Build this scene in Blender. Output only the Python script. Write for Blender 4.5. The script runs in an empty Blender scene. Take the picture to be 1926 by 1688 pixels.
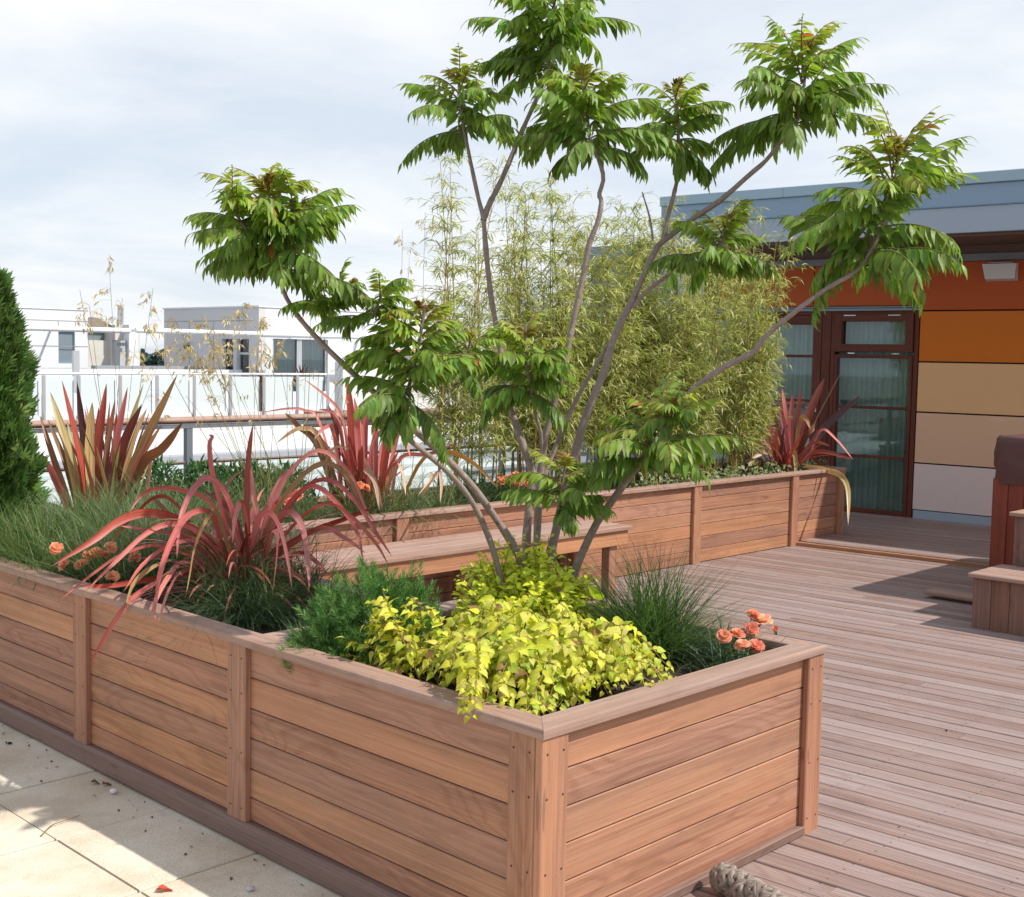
import bpy, math, random
import numpy as np
from mathutils import Matrix, Vector
rng = np.random.default_rng(7); random.seed(7)
D2R = math.radians
sc = bpy.context.scene; col_ = sc.collection
# ------------------------------------------------------------------ camera
F, PIT, ROL, YAW, H = 2316.035, D2R(4.30262), D2R(1.06865), D2R(44.07495), 1.74
fw = np.array([math.cos(YAW)*math.cos(PIT), math.sin(YAW)*math.cos(PIT), -math.sin(PIT)])
r0 = np.array([math.sin(YAW), -math.cos(YAW), 0]); u0 = np.cross(r0, fw)
rt = math.cos(ROL)*r0+math.sin(ROL)*u0; up = -math.sin(ROL)*r0+math.cos(ROL)*u0
CAM = np.array([0, 0, H])
cd = bpy.data.cameras.new('camera'); cam = bpy.data.objects.new('camera', cd); col_.objects.link(cam)
cd.sensor_width = 36; cd.lens = F/1926*36; cd.clip_start = .05; cd.clip_end = 3000
M = Matrix.Identity(4)
for i in range(3): M[i][0], M[i][1], M[i][2], M[i][3] = rt[i], up[i], -fw[i], CAM[i]
cam.matrix_world = M; sc.camera = cam
def ray(x, y): return fw+rt*((x-963)/F)-up*((y-844)/F)
def fd(x, y, d): return CAM+ray(x, y)*d                 # at forward distance d
def atz(x, y, z): r = ray(x, y); return CAM+r*((z-H)/r[2])
def aty(x, y, Y): r = ray(x, y); return CAM+r*(Y/r[1])
def atx(x, y, X): r = ray(x, y); return CAM+r*(X/r[0])
def dist(p): return float((np.asarray(p)-CAM)@fw)
# ------------------------------------------------------------------ mesh helper
def nrm(a): a = np.asarray(a, float); return a/np.maximum(np.linalg.norm(a, axis=-1, keepdims=True), 1e-9)
org = {}
class Acc:
    def __init__(s): s.V = []; s.Q = []; s.C = []; s.G = []; s.n = 0; s.T = None
    def add(s, V, Q, col=(1, 1, 1), gc=(0, 0, 0)):
        V = np.asarray(V, float).reshape(-1, 3); Q = np.asarray(Q, int).reshape(-1, 4)
        if s.T is not None: V = V@s.T[0].T+s.T[1]
        s.V.append(V); s.Q.append(Q+s.n); n = len(V)
        s.C.append(np.broadcast_to(np.asarray(col, float), (n, 3))); s.G.append(np.broadcast_to(np.asarray(gc, float), (n, 3)))
        s.n += n
    def inst(s, T, fr, pos, scl, col, r):
        V, Q, uv = T; k = len(pos); n = len(V)
        fr = np.asarray(fr); pos = np.asarray(pos); scl = np.broadcast_to(np.asarray(scl, float).reshape(-1, 1) if np.ndim(scl) == 1 else np.asarray(scl, float), (k, 3) if np.ndim(scl) == 2 else (k, 1))
        W = np.einsum('kij,knj->kni', fr, V[None]*scl[:, None, :])+pos[:, None, :]
        Qs = (Q[None]+(np.arange(k)*n)[:, None, None]).reshape(-1, 4)
        G = np.empty((k, n, 3)); G[..., :2] = uv[None]; G[..., 2] = np.asarray(r).reshape(k, 1)
        C = np.broadcast_to(np.asarray(col, float).reshape(-1, 1, 3), (k, n, 3))
        s.add(W.reshape(-1, 3), Qs, C.reshape(-1, 3), G.reshape(-1, 3))
    def box(s, lo, hi, axis=0, r=None, bev=0, col=(1, 1, 1)):
        lo = np.array(lo, float); hi = np.array(hi, float); c = (lo+hi)/2
        p0 = c.copy(); p1 = c.copy(); p0[axis] = lo[axis]; p1[axis] = hi[axis]
        a = (axis+1) % 3; b = (axis+2) % 3; e = np.eye(3)
        s.bar(p0, p1, hi[a]-lo[a], hi[b]-lo[b], e[a], bev, r, col)
    def bar(s, p0, p1, w, h, wdir=(0, 0, 1), bev=0, r=None, col=(1, 1, 1)):
        p0 = np.array(p0, float); p1 = np.array(p1, float); d = p1-p0; L = np.linalg.norm(d); d /= L
        x = np.array(wdir, float); x -= d*(x@d); x /= np.linalg.norm(x); y = np.cross(d, x)
        w /= 2; h /= 2; b = min(bev, w*.9, h*.9)
        if r is None: r = rng.random()
        if b > 0: P = [(-w, -h+b), (-w+b, -h), (w-b, -h), (w, -h+b), (w, h-b), (w-b, h), (-w+b, h), (-w, h-b)]
        else: P = [(-w, -h), (w, -h), (w, h), (-w, h)]
        n = len(P); V = []; G = []; u0 = r*53
        for k, q in ((0, p0), (L, p1)):
            for a, c in P: V.append(q+x*a+y*c); G.append((u0+k, a+c, r))
        Q = [(i, (i+1) % n, n+(i+1) % n, n+i) for i in range(n)]
        if n == 8:
            for o, f in ((0, 1), (8, 0)):
                for t in ((0, 1, 2, 3), (0, 3, 4, 7), (4, 5, 6, 7)): Q.append(tuple(o+i for i in (t[::-1] if f else t)))
        else: Q += [(3, 2, 1, 0), (4, 5, 6, 7)]
        s.add(V, Q, col, G)
    def tube(s, pts, rad, n=8, col=(1, 1, 1), r=0., cap=True, ncol=None):
        pts = np.asarray(pts, float); m = len(pts); rad = np.broadcast_to(rad, (m,))
        t = nrm(np.gradient(pts, axis=0)); ref = np.array([.31, .17, .93]); 
        if abs(t[0]@ref) > .95: ref = np.array([1., 0, 0])
        x = nrm(np.cross(t, ref)); y = np.cross(t, x); a = np.arange(n)*2*math.pi/n
        V = pts[:, None]+(x[:, None]*np.cos(a)[None, :, None]+y[:, None]*np.sin(a)[None, :, None])*rad[:, None, None]
        L = np.concatenate([[0], np.cumsum(np.linalg.norm(np.diff(pts, axis=0), axis=1))])
        G = np.empty((m, n, 3)); G[..., 0] = L[:, None]+r*31; G[..., 1] = np.sin(a/2)[None]*.1; G[..., 2] = r
        i, j = np.meshgrid(np.arange(m-1), np.arange(n), indexing='ij'); j2 = (j+1) % n
        Q = np.stack([i*n+j, i*n+j2, (i+1)*n+j2, (i+1)*n+j], -1).reshape(-1, 4)
        C = np.broadcast_to(np.asarray(col, float), (m, 3))[:, None].repeat(n, 1) if np.ndim(col) == 2 else col
        s.add(V.reshape(-1, 3), Q, C.reshape(-1, 3) if np.ndim(C) == 3 else C, G.reshape(-1, 3))
        if cap and n >= 4 and n % 2 == 0:
            for o, f in ((0, 1), (m-1, 0)):
                ring = V[o]; qq = [(0, k, k+1, k+2) for k in range(1, n-2, 2)]
                s.add(ring, [q if not f else q[::-1] for q in qq], C.reshape(m, n, 3)[o] if np.ndim(C) == 3 else C, G[o])
    def strip(s, pts, wid, side, fold=0., col=(1, 1, 1), r=0.):
        """blade: 3 points across along a polyline"""
        pts = np.asarray(pts, float); m = len(pts); t = nrm(np.gradient(pts, axis=0)); sd = np.asarray(side, float)
        sd = np.broadcast_to(sd, (m, 3)); sd = nrm(sd-t*np.sum(sd*t, 1, keepdims=True)); nn = np.cross(sd, t)
        w = np.broadcast_to(wid, (m,))[:, None]/2
        V = np.stack([pts-sd*w+nn*w*fold, pts, pts+sd*w+nn*w*fold], 1)
        G = np.empty((m, 3, 3)); G[..., 0] = np.linspace(0, 1, m)[:, None]; G[..., 1] = np.array([-1, 0, 1])[None]; G[..., 2] = r
        Q = []
        for i in range(m-1):
            for j in (0, 1): Q.append((i*3+j, i*3+j+1, i*3+j+4, i*3+j+3))
        C = np.broadcast_to(np.asarray(col, float).reshape(-1, 1, 3), (m, 3, 3)) if np.ndim(col) == 2 else col
        s.add(V.reshape(-1, 3), Q, C.reshape(-1, 3) if np.ndim(C) == 3 else C, G.reshape(-1, 3))
    def build(s, name, mat, parent=None, smooth=False, base=None):
        V = np.concatenate(s.V); Q = np.concatenate(s.Q)
        if parent is not None: o3 = org[parent.name]
        else: o3 = np.array(base if base is not None else (0, 0, 0), float)
        me = bpy.data.meshes.new(name); n = len(V); q = len(Q)
        me.vertices.add(n); me.vertices.foreach_set('co', (V-o3).astype(np.float32).ravel())
        me.loops.add(q*4); me.loops.foreach_set('vertex_index', Q.astype(np.int32).ravel())
        me.polygons.add(q); me.polygons.foreach_set('loop_start', (np.arange(q)*4).astype(np.int32))
        me.update(calc_edges=True)
        a = me.attributes.new('col', 'FLOAT_COLOR', 'POINT'); C = np.ones((n, 4), np.float32); C[:, :3] = np.concatenate(s.C); a.data.foreach_set('color', C.ravel())
        a = me.attributes.new('gc', 'FLOAT_VECTOR', 'POINT'); a.data.foreach_set('vector', np.concatenate(s.G).astype(np.float32).ravel())
        me.polygons.foreach_set('use_smooth', np.full(q, bool(smooth)))
        me.validate(); me.materials.append(mat)
        o = bpy.data.objects.new(name, me); col_.objects.link(o)
        if parent is not None: o.parent = parent
        else: o.location = o3
        org[o.name] = o3
        return o
def tag(o, label=None, cat=None, group=None, kind=None):
    for k, v in (('label', label), ('category', cat), ('group', group), ('kind', kind)):
        if v: o[k] = v
    return o
def thing(name, loc, label, cat, group=None):
    o = bpy.data.objects.new(name, None); o.empty_display_size = .1; col_.objects.link(o); o.location = loc
    org[o.name] = np.array(loc, float); return tag(o, label, cat, group)
def smooth_path(P, n=40):
    P = np.asarray(P, float); m = len(P); Pp = np.vstack([2*P[0]-P[1], P, 2*P[-1]-P[-2]]); out = []
    for k in np.linspace(0, m-1-1e-6, n):
        i = int(k); t = k-i; a, b, c, d = Pp[i:i+4]
        out.append(.5*(2*b+(c-a)*t+(2*a-5*b+4*c-d)*t*t+(3*b-3*c+d-a)*t**3))
    return np.array(out)
# ------------------------------------------------------------------ materials
class NT:
    def __init__(s, name):
        s.m = bpy.data.materials.new(name); s.m.use_nodes = True; s.t = s.m.node_tree; s.t.nodes.clear()
        s.out = s.t.nodes.new('ShaderNodeOutputMaterial')
    def n(s, typ, ins=None, **kw):
        nd = s.t.nodes.new('ShaderNode'+typ)
        for k, v in kw.items(): setattr(nd, k, v)
        for k, v in (ins or {}).items():
            if isinstance(v, tuple) and len(v) == 2 and hasattr(v[0], 'outputs'): s.t.links.new(v[0].outputs[v[1]], nd.inputs[k])
            elif hasattr(v, 'outputs'): s.t.links.new(v.outputs[0], nd.inputs[k])
            elif v is not None:
                nd.inputs[k].default_value = v
        return nd
    def math(s, op, a, b=0., c=None): 
        d = {0: a, 1: b}
        if c is not None: d[2] = c
        return s.n('Math', d, operation=op)
    def mix(s, f, a, b, bt='MIX'): 
        nd = s.t.nodes.new('ShaderNodeMix'); nd.data_type = 'RGBA'; nd.blend_type = bt; nd.clamp_factor = True
        for i, v in ((0, f), (6, a), (7, b)):
            if isinstance(v, tuple) and len(v) == 2 and hasattr(v[0], 'outputs'): s.t.links.new(v[0].outputs[v[1]], nd.inputs[i])
            elif hasattr(v, 'outputs'): s.t.links.new(v.outputs[2] if v.bl_idname == 'ShaderNodeMix' else v.outputs[0], nd.inputs[i])
            else: nd.inputs[i].default_value = v if not isinstance(v, tuple) or len(v) == 4 else (*v, 1)
        return nd
    def ramp(s, f, stops, interp='LINEAR'):
        nd = s.n('ValToRGB', {0: f}); r = nd.color_ramp; r.interpolation = interp
        while len(r.elements) < len(stops): r.elements.new(.5)
        for e, (p, c) in zip(r.elements, stops): e.position = p; e.color = (*c, 1) if len(c) == 3 else c
        return nd
    def done(s, sh): s.t.links.new(sh.outputs[0], s.out.inputs[0]); return s.m
def o2(nd): return (nd, 2)
def g3(v): return (v, v, v)
def wood(name, cols, weather=.0, wcol=(.30, .25, .24), groove=False, grain=1., nails=False, streak=0.):
    m = NT(name); at = m.n('Attribute', attribute_name='gc'); sp = m.n('SeparateXYZ', {0: (at, 1)})
    u, v, r = (sp, 0), (sp, 1), (sp, 2)
    w1 = m.n('TexWhiteNoise', {'W': r}, noise_dimensions='1D')
    rr = m.math('MULTIPLY', r, 91.)
    base = m.ramp((w1, 0), [(i/(len(cols)-1), c) for i, c in enumerate(cols)])
    c1 = m.n('CombineXYZ', {0: m.math('MULTIPLY', u, 1.3), 1: m.math('MULTIPLY', v, 36.), 2: rr})
    n1 = m.n('TexNoise', {'Vector': c1, 'Scale': 1., 'Detail': 6., 'Roughness': .62, 'Distortion': .6})
    c2 = m.n('CombineXYZ', {0: m.math('MULTIPLY', u, 7.), 1: m.math('MULTIPLY', v, 330.), 2: rr})
    n2 = m.n('TexNoise', {'Vector': c2, 'Scale': 1., 'Detail': 3., 'Roughness': .6})
    c3 = m.n('CombineXYZ', {0: m.math('MULTIPLY', u, .8), 1: m.math('MULTIPLY', v, 7.), 2: m.math('ADD', rr, 7.)})
    n3 = m.n('TexNoise', {'Vector': c3, 'Scale': 1., 'Detail': 3., 'Roughness': .5, 'Distortion': 1.2})
    k = m.mix(m.n('MapRange', {0: (n1, 0), 1: .33, 2: .68}), base, o2(m.mix(1., base, (.60*1, .50, .44), 'MULTIPLY')))
    k = m.mix(m.n('MapRange', {0: (n3, 0), 1: .42, 2: .75, 4: .75}), o2(k), o2(m.mix(1., base, (1.32, 1.22, 1.08), 'MULTIPLY')))
    c5 = m.n('CombineXYZ', {0: m.math('MULTIPLY', u, .45), 1: m.math('MULTIPLY', v, 130.), 2: m.math('ADD', rr, 11.)})
    n5 = m.n('TexNoise', {'Vector': c5, 'Scale': 1., 'Detail': 2., 'Roughness': .5, 'Distortion': .25})
    k = m.mix(m.n('MapRange', {0: (n5, 0), 1: .52, 2: .72, 4: .5*grain}), o2(k), o2(m.mix(1., base, (1.42, 1.36, 1.30), 'MULTIPLY')))
    k = m.mix(m.n('MapRange', {0: (n5, 0), 1: .46, 2: .28, 4: .45*grain}), o2(k), o2(m.mix(1., base, (.66, .52, .46), 'MULTIPLY')))
    c6 = m.n('CombineXYZ', {0: m.math('MULTIPLY', u, 5.), 1: m.math('MULTIPLY', v, 42.), 2: m.math('ADD', rr, 5.)})
    n6 = m.n('TexNoise', {'Vector': c6, 'Scale': 1., 'Detail': 1.})
    k = m.mix(m.n('MapRange', {0: (n6, 0), 1: .73, 2: .77, 4: .6*grain}), o2(k), o2(m.mix(1., base, (.34, .28, .26), 'MULTIPLY')))
    k = m.mix(m.n('MapRange', {0: (n2, 0), 1: .57, 2: .73, 4: .6*grain}), o2(k), o2(m.mix(1., base, (.45, .38, .35), 'MULTIPLY')))
    if weather > 0:
        c4 = m.n('CombineXYZ', {0: m.math('MULTIPLY', u, 2.2), 1: m.math('MULTIPLY', v, 16.), 2: m.math('ADD', rr, 3.)})
        n4 = m.n('TexNoise', {'Vector': c4, 'Scale': 1., 'Detail': 5., 'Roughness': .65})
        w2 = m.n('TexWhiteNoise', {'W': m.math('ADD', r, .37)}, noise_dimensions='1D')
        wf = m.n('MapRange', {0: m.math('ADD', (n4, 0), m.math('MULTIPLY', (w2, 0), .5)), 1: .35, 2: 1.05, 3: weather*.45, 4: min(1., weather*1.25)})
        wc = m.mix((w2, 0), (*[x*.78 for x in wcol], 1), (*[min(1, x*1.22) for x in wcol], 1))
        k = m.mix(wf, o2(k), o2(m.mix(m.math('MULTIPLY', (n1, 0), .9), o2(wc), o2(m.mix(1., o2(wc), (.55, .5, .5), 'MULTIPLY')))))
    if streak:
        c7 = m.n('CombineXYZ', {0: m.math('MULTIPLY', u, .7), 1: m.math('MULTIPLY', v, 60.), 2: m.math('ADD', rr, 21.)})
        n7 = m.n('TexNoise', {'Vector': c7, 'Scale': 1., 'Detail': 4., 'Roughness': .6})
        k = m.mix(m.n('MapRange', {0: (n7, 0), 1: .52, 2: .72, 4: streak}), o2(k), (.50, .44, .44, 1))
        k = m.mix(m.n('MapRange', {0: (n7, 0), 1: .46, 2: .30, 4: streak}), o2(k), o2(m.mix(1., o2(k), (.60, .50, .48), 'MULTIPLY')))
    # cathedral figure on part of the boards
    c9 = m.n('CombineXYZ', {0: m.math('MULTIPLY', u, 1.1), 1: m.math('MULTIPLY', v, 5.), 2: m.math('ADD', rr, 31.)})
    n9 = m.n('TexNoise', {'Vector': c9, 'Scale': 1., 'Detail': 1.5})
    wv = m.math('SINE', m.math('ADD', m.math('MULTIPLY', (n9, 0), 105.), m.math('MULTIPLY', v, 60.)))
    w3 = m.n('TexWhiteNoise', {'W': m.math('ADD', r, .71)}, noise_dimensions='1D')
    k = m.mix(m.math('MULTIPLY', m.n('MapRange', {0: wv, 1: .1, 2: 1.}), m.n('MapRange', {0: (w3, 0), 1: .35, 2: .6, 3: .05, 4: .34*grain})), o2(k), o2(m.mix(1., o2(k), (.62, .50, .44), 'MULTIPLY')))
    k = m.mix(1., o2(k), (m.n('Attribute', attribute_name='col'), 0), 'MULTIPLY')
    hgt = m.math('ADD', m.math('MULTIPLY', (n1, 0), .35), m.math('MULTIPLY', (n2, 0), .5))
    if groove:
        gr = m.math('SINE', m.math('MULTIPLY', v, 2*math.pi/.0135))
        gg = m.n('MapRange', {0: gr, 1: .55, 2: .95})
        k = m.mix(m.math('MULTIPLY', gg, .42), o2(k), o2(m.mix(1., o2(k), (.35, .30, .30), 'MULTIPLY')))
        hgt = m.math('SUBTRACT', hgt, m.math('MULTIPLY', gg, 1.0))
    if nails:
        # screw pairs over each joist, 0.45 m apart along the boards (object space)
        oc = m.n('TexCoord'); so = m.n('SeparateXYZ', {0: (oc, 3)})
        fy = m.math('SUBTRACT', m.math('FRACT', m.math('DIVIDE', (so, 1), .45)), .5)
        du = m.math('MULTIPLY', fy, .45); dv = m.math('SUBTRACT', m.math('ABSOLUTE', v), .031)
        dd = m.math('SQRT', m.math('ADD', m.math('MULTIPLY', du, du), m.math('MULTIPLY', dv, dv)))
        k = m.mix(m.n('MapRange', {0: dd, 1: .0035, 2: .0055, 3: .75, 4: 0.}), o2(k), (.06, .05, .045, 1))
    oc2 = m.n('TexCoord'); n8 = m.n('TexNoise', {'Vector': (oc2, 3), 'Scale': 2.3, 'Detail': 6., 'Roughness': .7})
    k = m.mix(m.n('MapRange', {0: (n8, 0), 1: .52, 2: .78, 4: .5}), o2(k), o2(m.mix(1., o2(k), (.62, .58, .58), 'MULTIPLY')))
    bp = m.n('Bump', {'Strength': .35 if not groove else .5, 'Distance': .003, 'Height': hgt})
    p = m.n('BsdfPrincipled', {'Base Color': o2(k), 'Roughness': .62, 'Normal': bp, 'Specular IOR Level': .35})
    return m.done(p)
def leafmat(name, rough=.45, tr=.25, spec=.5, vein=.0, edge=None, var=.25):
    m = NT(name); at = m.n('Attribute', attribute_name='col'); g = m.n('Attribute', attribute_name='gc'); sp = m.n('SeparateXYZ', {0: (g, 1)})
    tc = m.n('TexCoord'); nz = m.n('TexNoise', {'Vector': (tc, 3), 'Scale': 38., 'Detail': 3.})
    k = m.mix(m.n('MapRange', {0: (nz, 0), 1: .35, 2: .7, 4: var*2}), (at, 0), o2(m.mix(1., (at, 0), (.55, .6, .5), 'MULTIPLY')))
    av = m.math('ABSOLUTE', (sp, 1))
    if vein: k = m.mix(m.n('MapRange', {0: av, 1: .0, 2: .16, 3: vein, 4: 0.}), o2(k), o2(m.mix(1., (at, 0), (1.7, 1.6, 1.5), 'MULTIPLY')))
    if edge: k = m.mix(m.n('MapRange', {0: av, 1: .55, 2: .95, 3: 0., 4: edge[1]}), o2(k), (*edge[0], 1))
    bp = m.n('Bump', {'Strength': .35, 'Distance': .004, 'Height': (nz, 0)})
    p = m.n('BsdfPrincipled', {'Base Color': o2(k), 'Roughness': rough, 'Normal': bp, 'Specular IOR Level': spec})
    t = m.n('BsdfTranslucent', {'Color': o2(m.mix(1., o2(k), (1.5, 1.55, .8), 'MULTIPLY')), 'Normal': bp})
    return m.done(m.n('MixShader', {0: tr, 1: p, 2: t}))
def strapmat(name, tr=.22):
    m = NT(name); at = m.n('Attribute', attribute_name='col'); g = m.n('Attribute', attribute_name='gc'); sp = m.n('SeparateXYZ', {0: (g, 1)})
    cv = m.n('CombineXYZ', {0: m.math('MULTIPLY', (sp, 0), 3.), 1: m.math('MULTIPLY', (sp, 1), 4.5), 2: m.math('MULTIPLY', (sp, 2), 40.)})
    nz = m.n('TexNoise', {'Vector': cv, 'Scale': 1., 'Detail': 4., 'Roughness': .6})
    k = m.mix(m.n('MapRange', {0: (nz, 0), 1: .40, 2: .66, 4: .8}), (at, 0), o2(m.mix(1., (at, 0), (.52, .46, .50), 'MULTIPLY')))
    k = m.mix(m.n('MapRange', {0: (nz, 0), 1: .50, 2: .30, 3: 0., 4: .5}), o2(k), o2(m.mix(1., (at, 0), (1.45, 1.35, 1.2), 'MULTIPLY')))
    av = m.math('ABSOLUTE', (sp, 1))
    k = m.mix(m.n('MapRange', {0: av, 1: .86, 2: .98, 3: 0., 4: .6}), o2(k), (.25, .06, .03, 1))
    k = m.mix(m.n('MapRange', {0: (sp, 0), 1: .93, 2: 1., 3: 0., 4: .7}), o2(k), (.10, .05, .04, 1))
    bp = m.n('Bump', {'Strength': .3, 'Distance': .003, 'Height': (nz, 0)})
    p = m.n('BsdfPrincipled', {'Base Color': o2(k), 'Roughness': .42, 'Normal': bp, 'Specular IOR Level': .5})
    t = m.n('BsdfTranslucent', {'Color': o2(m.mix(1., o2(k), (1.5, 1.1, 1.), 'MULTIPLY')), 'Normal': bp})
    return m.done(m.n('MixShader', {0: tr, 1: p, 2: t}))
def plain(name, c, rough=.6, var=.12, scale=3., metal=0., spec=.4, bump=.0, bscale=60.):
    m = NT(name); tc = m.n('TexCoord'); nz = m.n('TexNoise', {'Vector': (tc, 3), 'Scale': scale, 'Detail': 6., 'Roughness': .65})
    k = m.mix((nz, 0), (*[x*(1-var) for x in c], 1), (*[min(1, x*(1+var)) for x in c], 1))
    d = {'Base Color': o2(k), 'Roughness': rough, 'Metallic': metal, 'Specular IOR Level': spec}
    if bump:
        n2 = m.n('TexNoise', {'Vector': (tc, 3), 'Scale': bscale, 'Detail': 4.}); d['Normal'] = m.n('Bump', {'Strength': bump, 'Distance': .01, 'Height': (n2, 0)})
    return m.done(m.n('BsdfPrincipled', d))
def vcol(name, rough=.6, spec=.3, lo=.85, hi=1.12):
    m = NT(name); at = m.n('Attribute', attribute_name='col'); tc = m.n('TexCoord'); nz = m.n('TexNoise', {'Vector': (tc, 3), 'Scale': 9., 'Detail': 6.})
    k = m.mix((nz, 0), o2(m.mix(1., (at, 0), g3(lo), 'MULTIPLY')), o2(m.mix(1., (at, 0), g3(hi), 'MULTIPLY')))
    return m.done(m.n('BsdfPrincipled', {'Base Color': o2(k), 'Roughness': rough, 'Specular IOR Level': spec}))
def glass(name, tint=(.55, .68, .64), refl=.10, clear=1.):
    m = NT(name); fr = m.n('Fresnel', {'IOR': 1.5}); tr = m.n('BsdfTransparent', {'Color': (*tint, 1)}); gl = m.n('BsdfGlossy', {'Color': (.9, .95, 1, 1), 'Roughness': .02})
    return m.done(m.n('MixShader', {0: m.n('MapRange', {0: fr, 1: 0., 2: 1., 3: refl, 4: 1.}), 1: tr, 2: gl}))
# ================================================================== materials used
W_SIDE = wood('warm_hardwood', [(.34, .165, .108), (.46, .218, .118), (.53, .265, .125), (.38, .18, .11), (.45, .23, .15), (.50, .245, .115), (.36, .185, .125), (.47, .225, .128)], weather=.24, wcol=(.36, .26, .22))
W_RIM = wood('rim_hardwood', [(.40, .24, .17), (.46, .28, .19)], weather=.62, wcol=(.43, .32, .285), streak=.35)
W_DECK = wood('deck_hardwood', [(.34, .18, .115), (.38, .21, .14), (.28, .165, .125), (.40, .23, .155)], weather=.95, wcol=(.37, .295, .282), groove=True, nails=True, streak=.42)
W_DARK = wood('plinth_hardwood', [(.22, .14, .115), (.25, .16, .13)], weather=.35, wcol=(.26, .20, .19))  # darker brown hardwood for the plinth and back board
W_TUB = wood('red_stained_cladding', [(.22, .052, .032), (.25, .06, .035)], grain=.5)
W_DOOR = wood('red_stained_joinery', [(.125, .032, .018), (.14, .036, .02)], grain=.4)
SOIL = plain('soil', (.055, .040, .030), .95, .6, 14., bump=.9, bscale=45.)
METAL = plain('grey_metal', (.22, .25, .29), .42, .08, 2., metal=.4)
# ================================================================== light and sky
S = nrm([.41, -.72, 1.0]); ELEV = math.asin(S[2]); AZ = math.atan2(S[0], S[1])
sl = bpy.data.lights.new('sun', 'SUN'); so = bpy.data.objects.new('sun', sl); col_.objects.link(so)
sl.energy = 4.4; sl.angle = D2R(.8); sl.color = (1., .94, .85); so.rotation_euler = Vector(S).to_track_quat('Z', 'Y').to_euler(); so.location = (0, 0, 30)
w = bpy.data.worlds.new('World'); sc.world = w; w.use_nodes = True; t = w.node_tree; t.nodes.clear()
def wn(ty, ins=None, **kw):
    nd = t.nodes.new('ShaderNode'+ty)
    for k, v in kw.items(): setattr(nd, k, v)
    for k, v in (ins or {}).items():
        if hasattr(v, 'outputs'): t.links.new(v.outputs[0], nd.inputs[k])
        elif isinstance(v, tuple) and hasattr(v[0], 'outputs'): t.links.new(v[0].outputs[v[1]], nd.inputs[k])
        else: nd.inputs[k].default_value = v
    return nd
sky = wn('TexSky', sky_type='NISHITA', sun_disc=False, sun_elevation=ELEV, sun_rotation=AZ)
b1 = wn('Background', {0: sky, 1: .10})
tc = wn('TexCoord'); sx = wn('SeparateXYZ', {0: (tc, 0)})
zz = wn('Math', {0: wn('Math', {0: (sx, 2), 1: .0}, operation='MAXIMUM'), 1: .16}, operation='ADD')
cx = wn('CombineXYZ', {0: wn('Math', {0: (sx, 0), 1: zz}, operation='DIVIDE'), 1: wn('Math', {0: (sx, 1), 1: zz}, operation='DIVIDE'), 2: 1.7})
n1 = wn('TexNoise', {'Vector': cx, 'Scale': .75, 'Detail': 8., 'Roughness': .56, 'Distortion': .5})
cov = wn('MapRange', {0: n1, 1: .34, 2: .64, 3: .0, 4: 1.})
el = wn('MapRange', {0: (sx, 2), 1: .02, 2: .42, 3: 0., 4: 1.})
cc = t.nodes.new('ShaderNodeMix'); cc.data_type = 'RGBA'; cc.inputs[6].default_value = (.69, .78, .90, 1); cc.inputs[7].default_value = (.80, .85, .92, 1)
t.links.new(el.outputs[0], cc.inputs[0])
c2 = t.nodes.new('ShaderNodeMix'); c2.data_type = 'RGBA'; t.links.new(cov.outputs[0], c2.inputs[0]); t.links.new(cc.outputs[2], c2.inputs[6]); c2.inputs[7].default_value = (1.0, 1.0, 1.0, 1)
zf0 = wn('MapRange', {0: (sx, 2), 1: .30, 2: .75, 3: 0., 4: .85}); xf = wn('MapRange', {0: (sx, 0), 1: .10, 2: -.45, 3: 0., 4: .70}); zf = wn('Math', {0: zf0, 1: xf}, operation='MAXIMUM'); c3 = t.nodes.new('ShaderNodeMix'); c3.data_type = 'RGBA'; t.links.new(zf.outputs[0], c3.inputs[0]); t.links.new(c2.outputs[2], c3.inputs[6]); c3.inputs[7].default_value = (.60, .66, .76, 1)  # sky out of view, overhead and to the left, dulled to deepen shade
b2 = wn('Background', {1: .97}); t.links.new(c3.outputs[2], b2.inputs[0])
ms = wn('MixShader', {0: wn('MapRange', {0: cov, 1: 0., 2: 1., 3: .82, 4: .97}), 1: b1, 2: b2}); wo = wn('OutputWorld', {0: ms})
sc.view_settings.view_transform = 'Standard'; sc.view_settings.look = 'None'; sc.view_settings.exposure = .17; sc.view_settings.gamma = 1
sc.render.engine = 'CYCLES'; sc.cycles.max_bounces = 8; sc.cycles.transparent_max_bounces = 12; sc.cycles.use_denoising = True
# ================================================================== ground, paving, deck
a = Acc(); a.add([(-900, -900, -9), (900, -900, -9), (900, 900, -9), (-900, 900, -9)], [(0, 1, 2, 3)])
tag(a.build('ground', plain('far_ground', (.15, .15, .14), .9, .4, .05)), kind='structure')
m = NT('paving_stone'); at = m.n('Attribute', attribute_name='gc'); sp = m.n('SeparateXYZ', {0: (at, 1)}); tcn = m.n('TexCoord')
na = m.n('TexNoise', {'Vector': (tcn, 3), 'Scale': 260., 'Detail': 3.}); nb = m.n('TexNoise', {'Vector': (tcn, 3), 'Scale': 2.6, 'Detail': 5., 'Roughness': .6})
nc = m.n('TexNoise', {'Vector': (tcn, 3), 'Scale': 5.5, 'Detail': 6., 'Roughness': .7, 'Distortion': .6})
k = m.mix((m.n('TexWhiteNoise', {'W': (sp, 2)}, noise_dimensions='1D'), 0), (.69, .625, .50, 1), (.75, .685, .56, 1))
k = m.mix(m.n('MapRange', {0: (nb, 0), 1: .42, 2: .66, 4: .75}), o2(k), (.52, .40, .28, 1))
k = m.mix(m.n('MapRange', {0: (nc, 0), 1: .60, 2: .78, 4: .6}), o2(k), (.40, .34, .26, 1))
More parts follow.
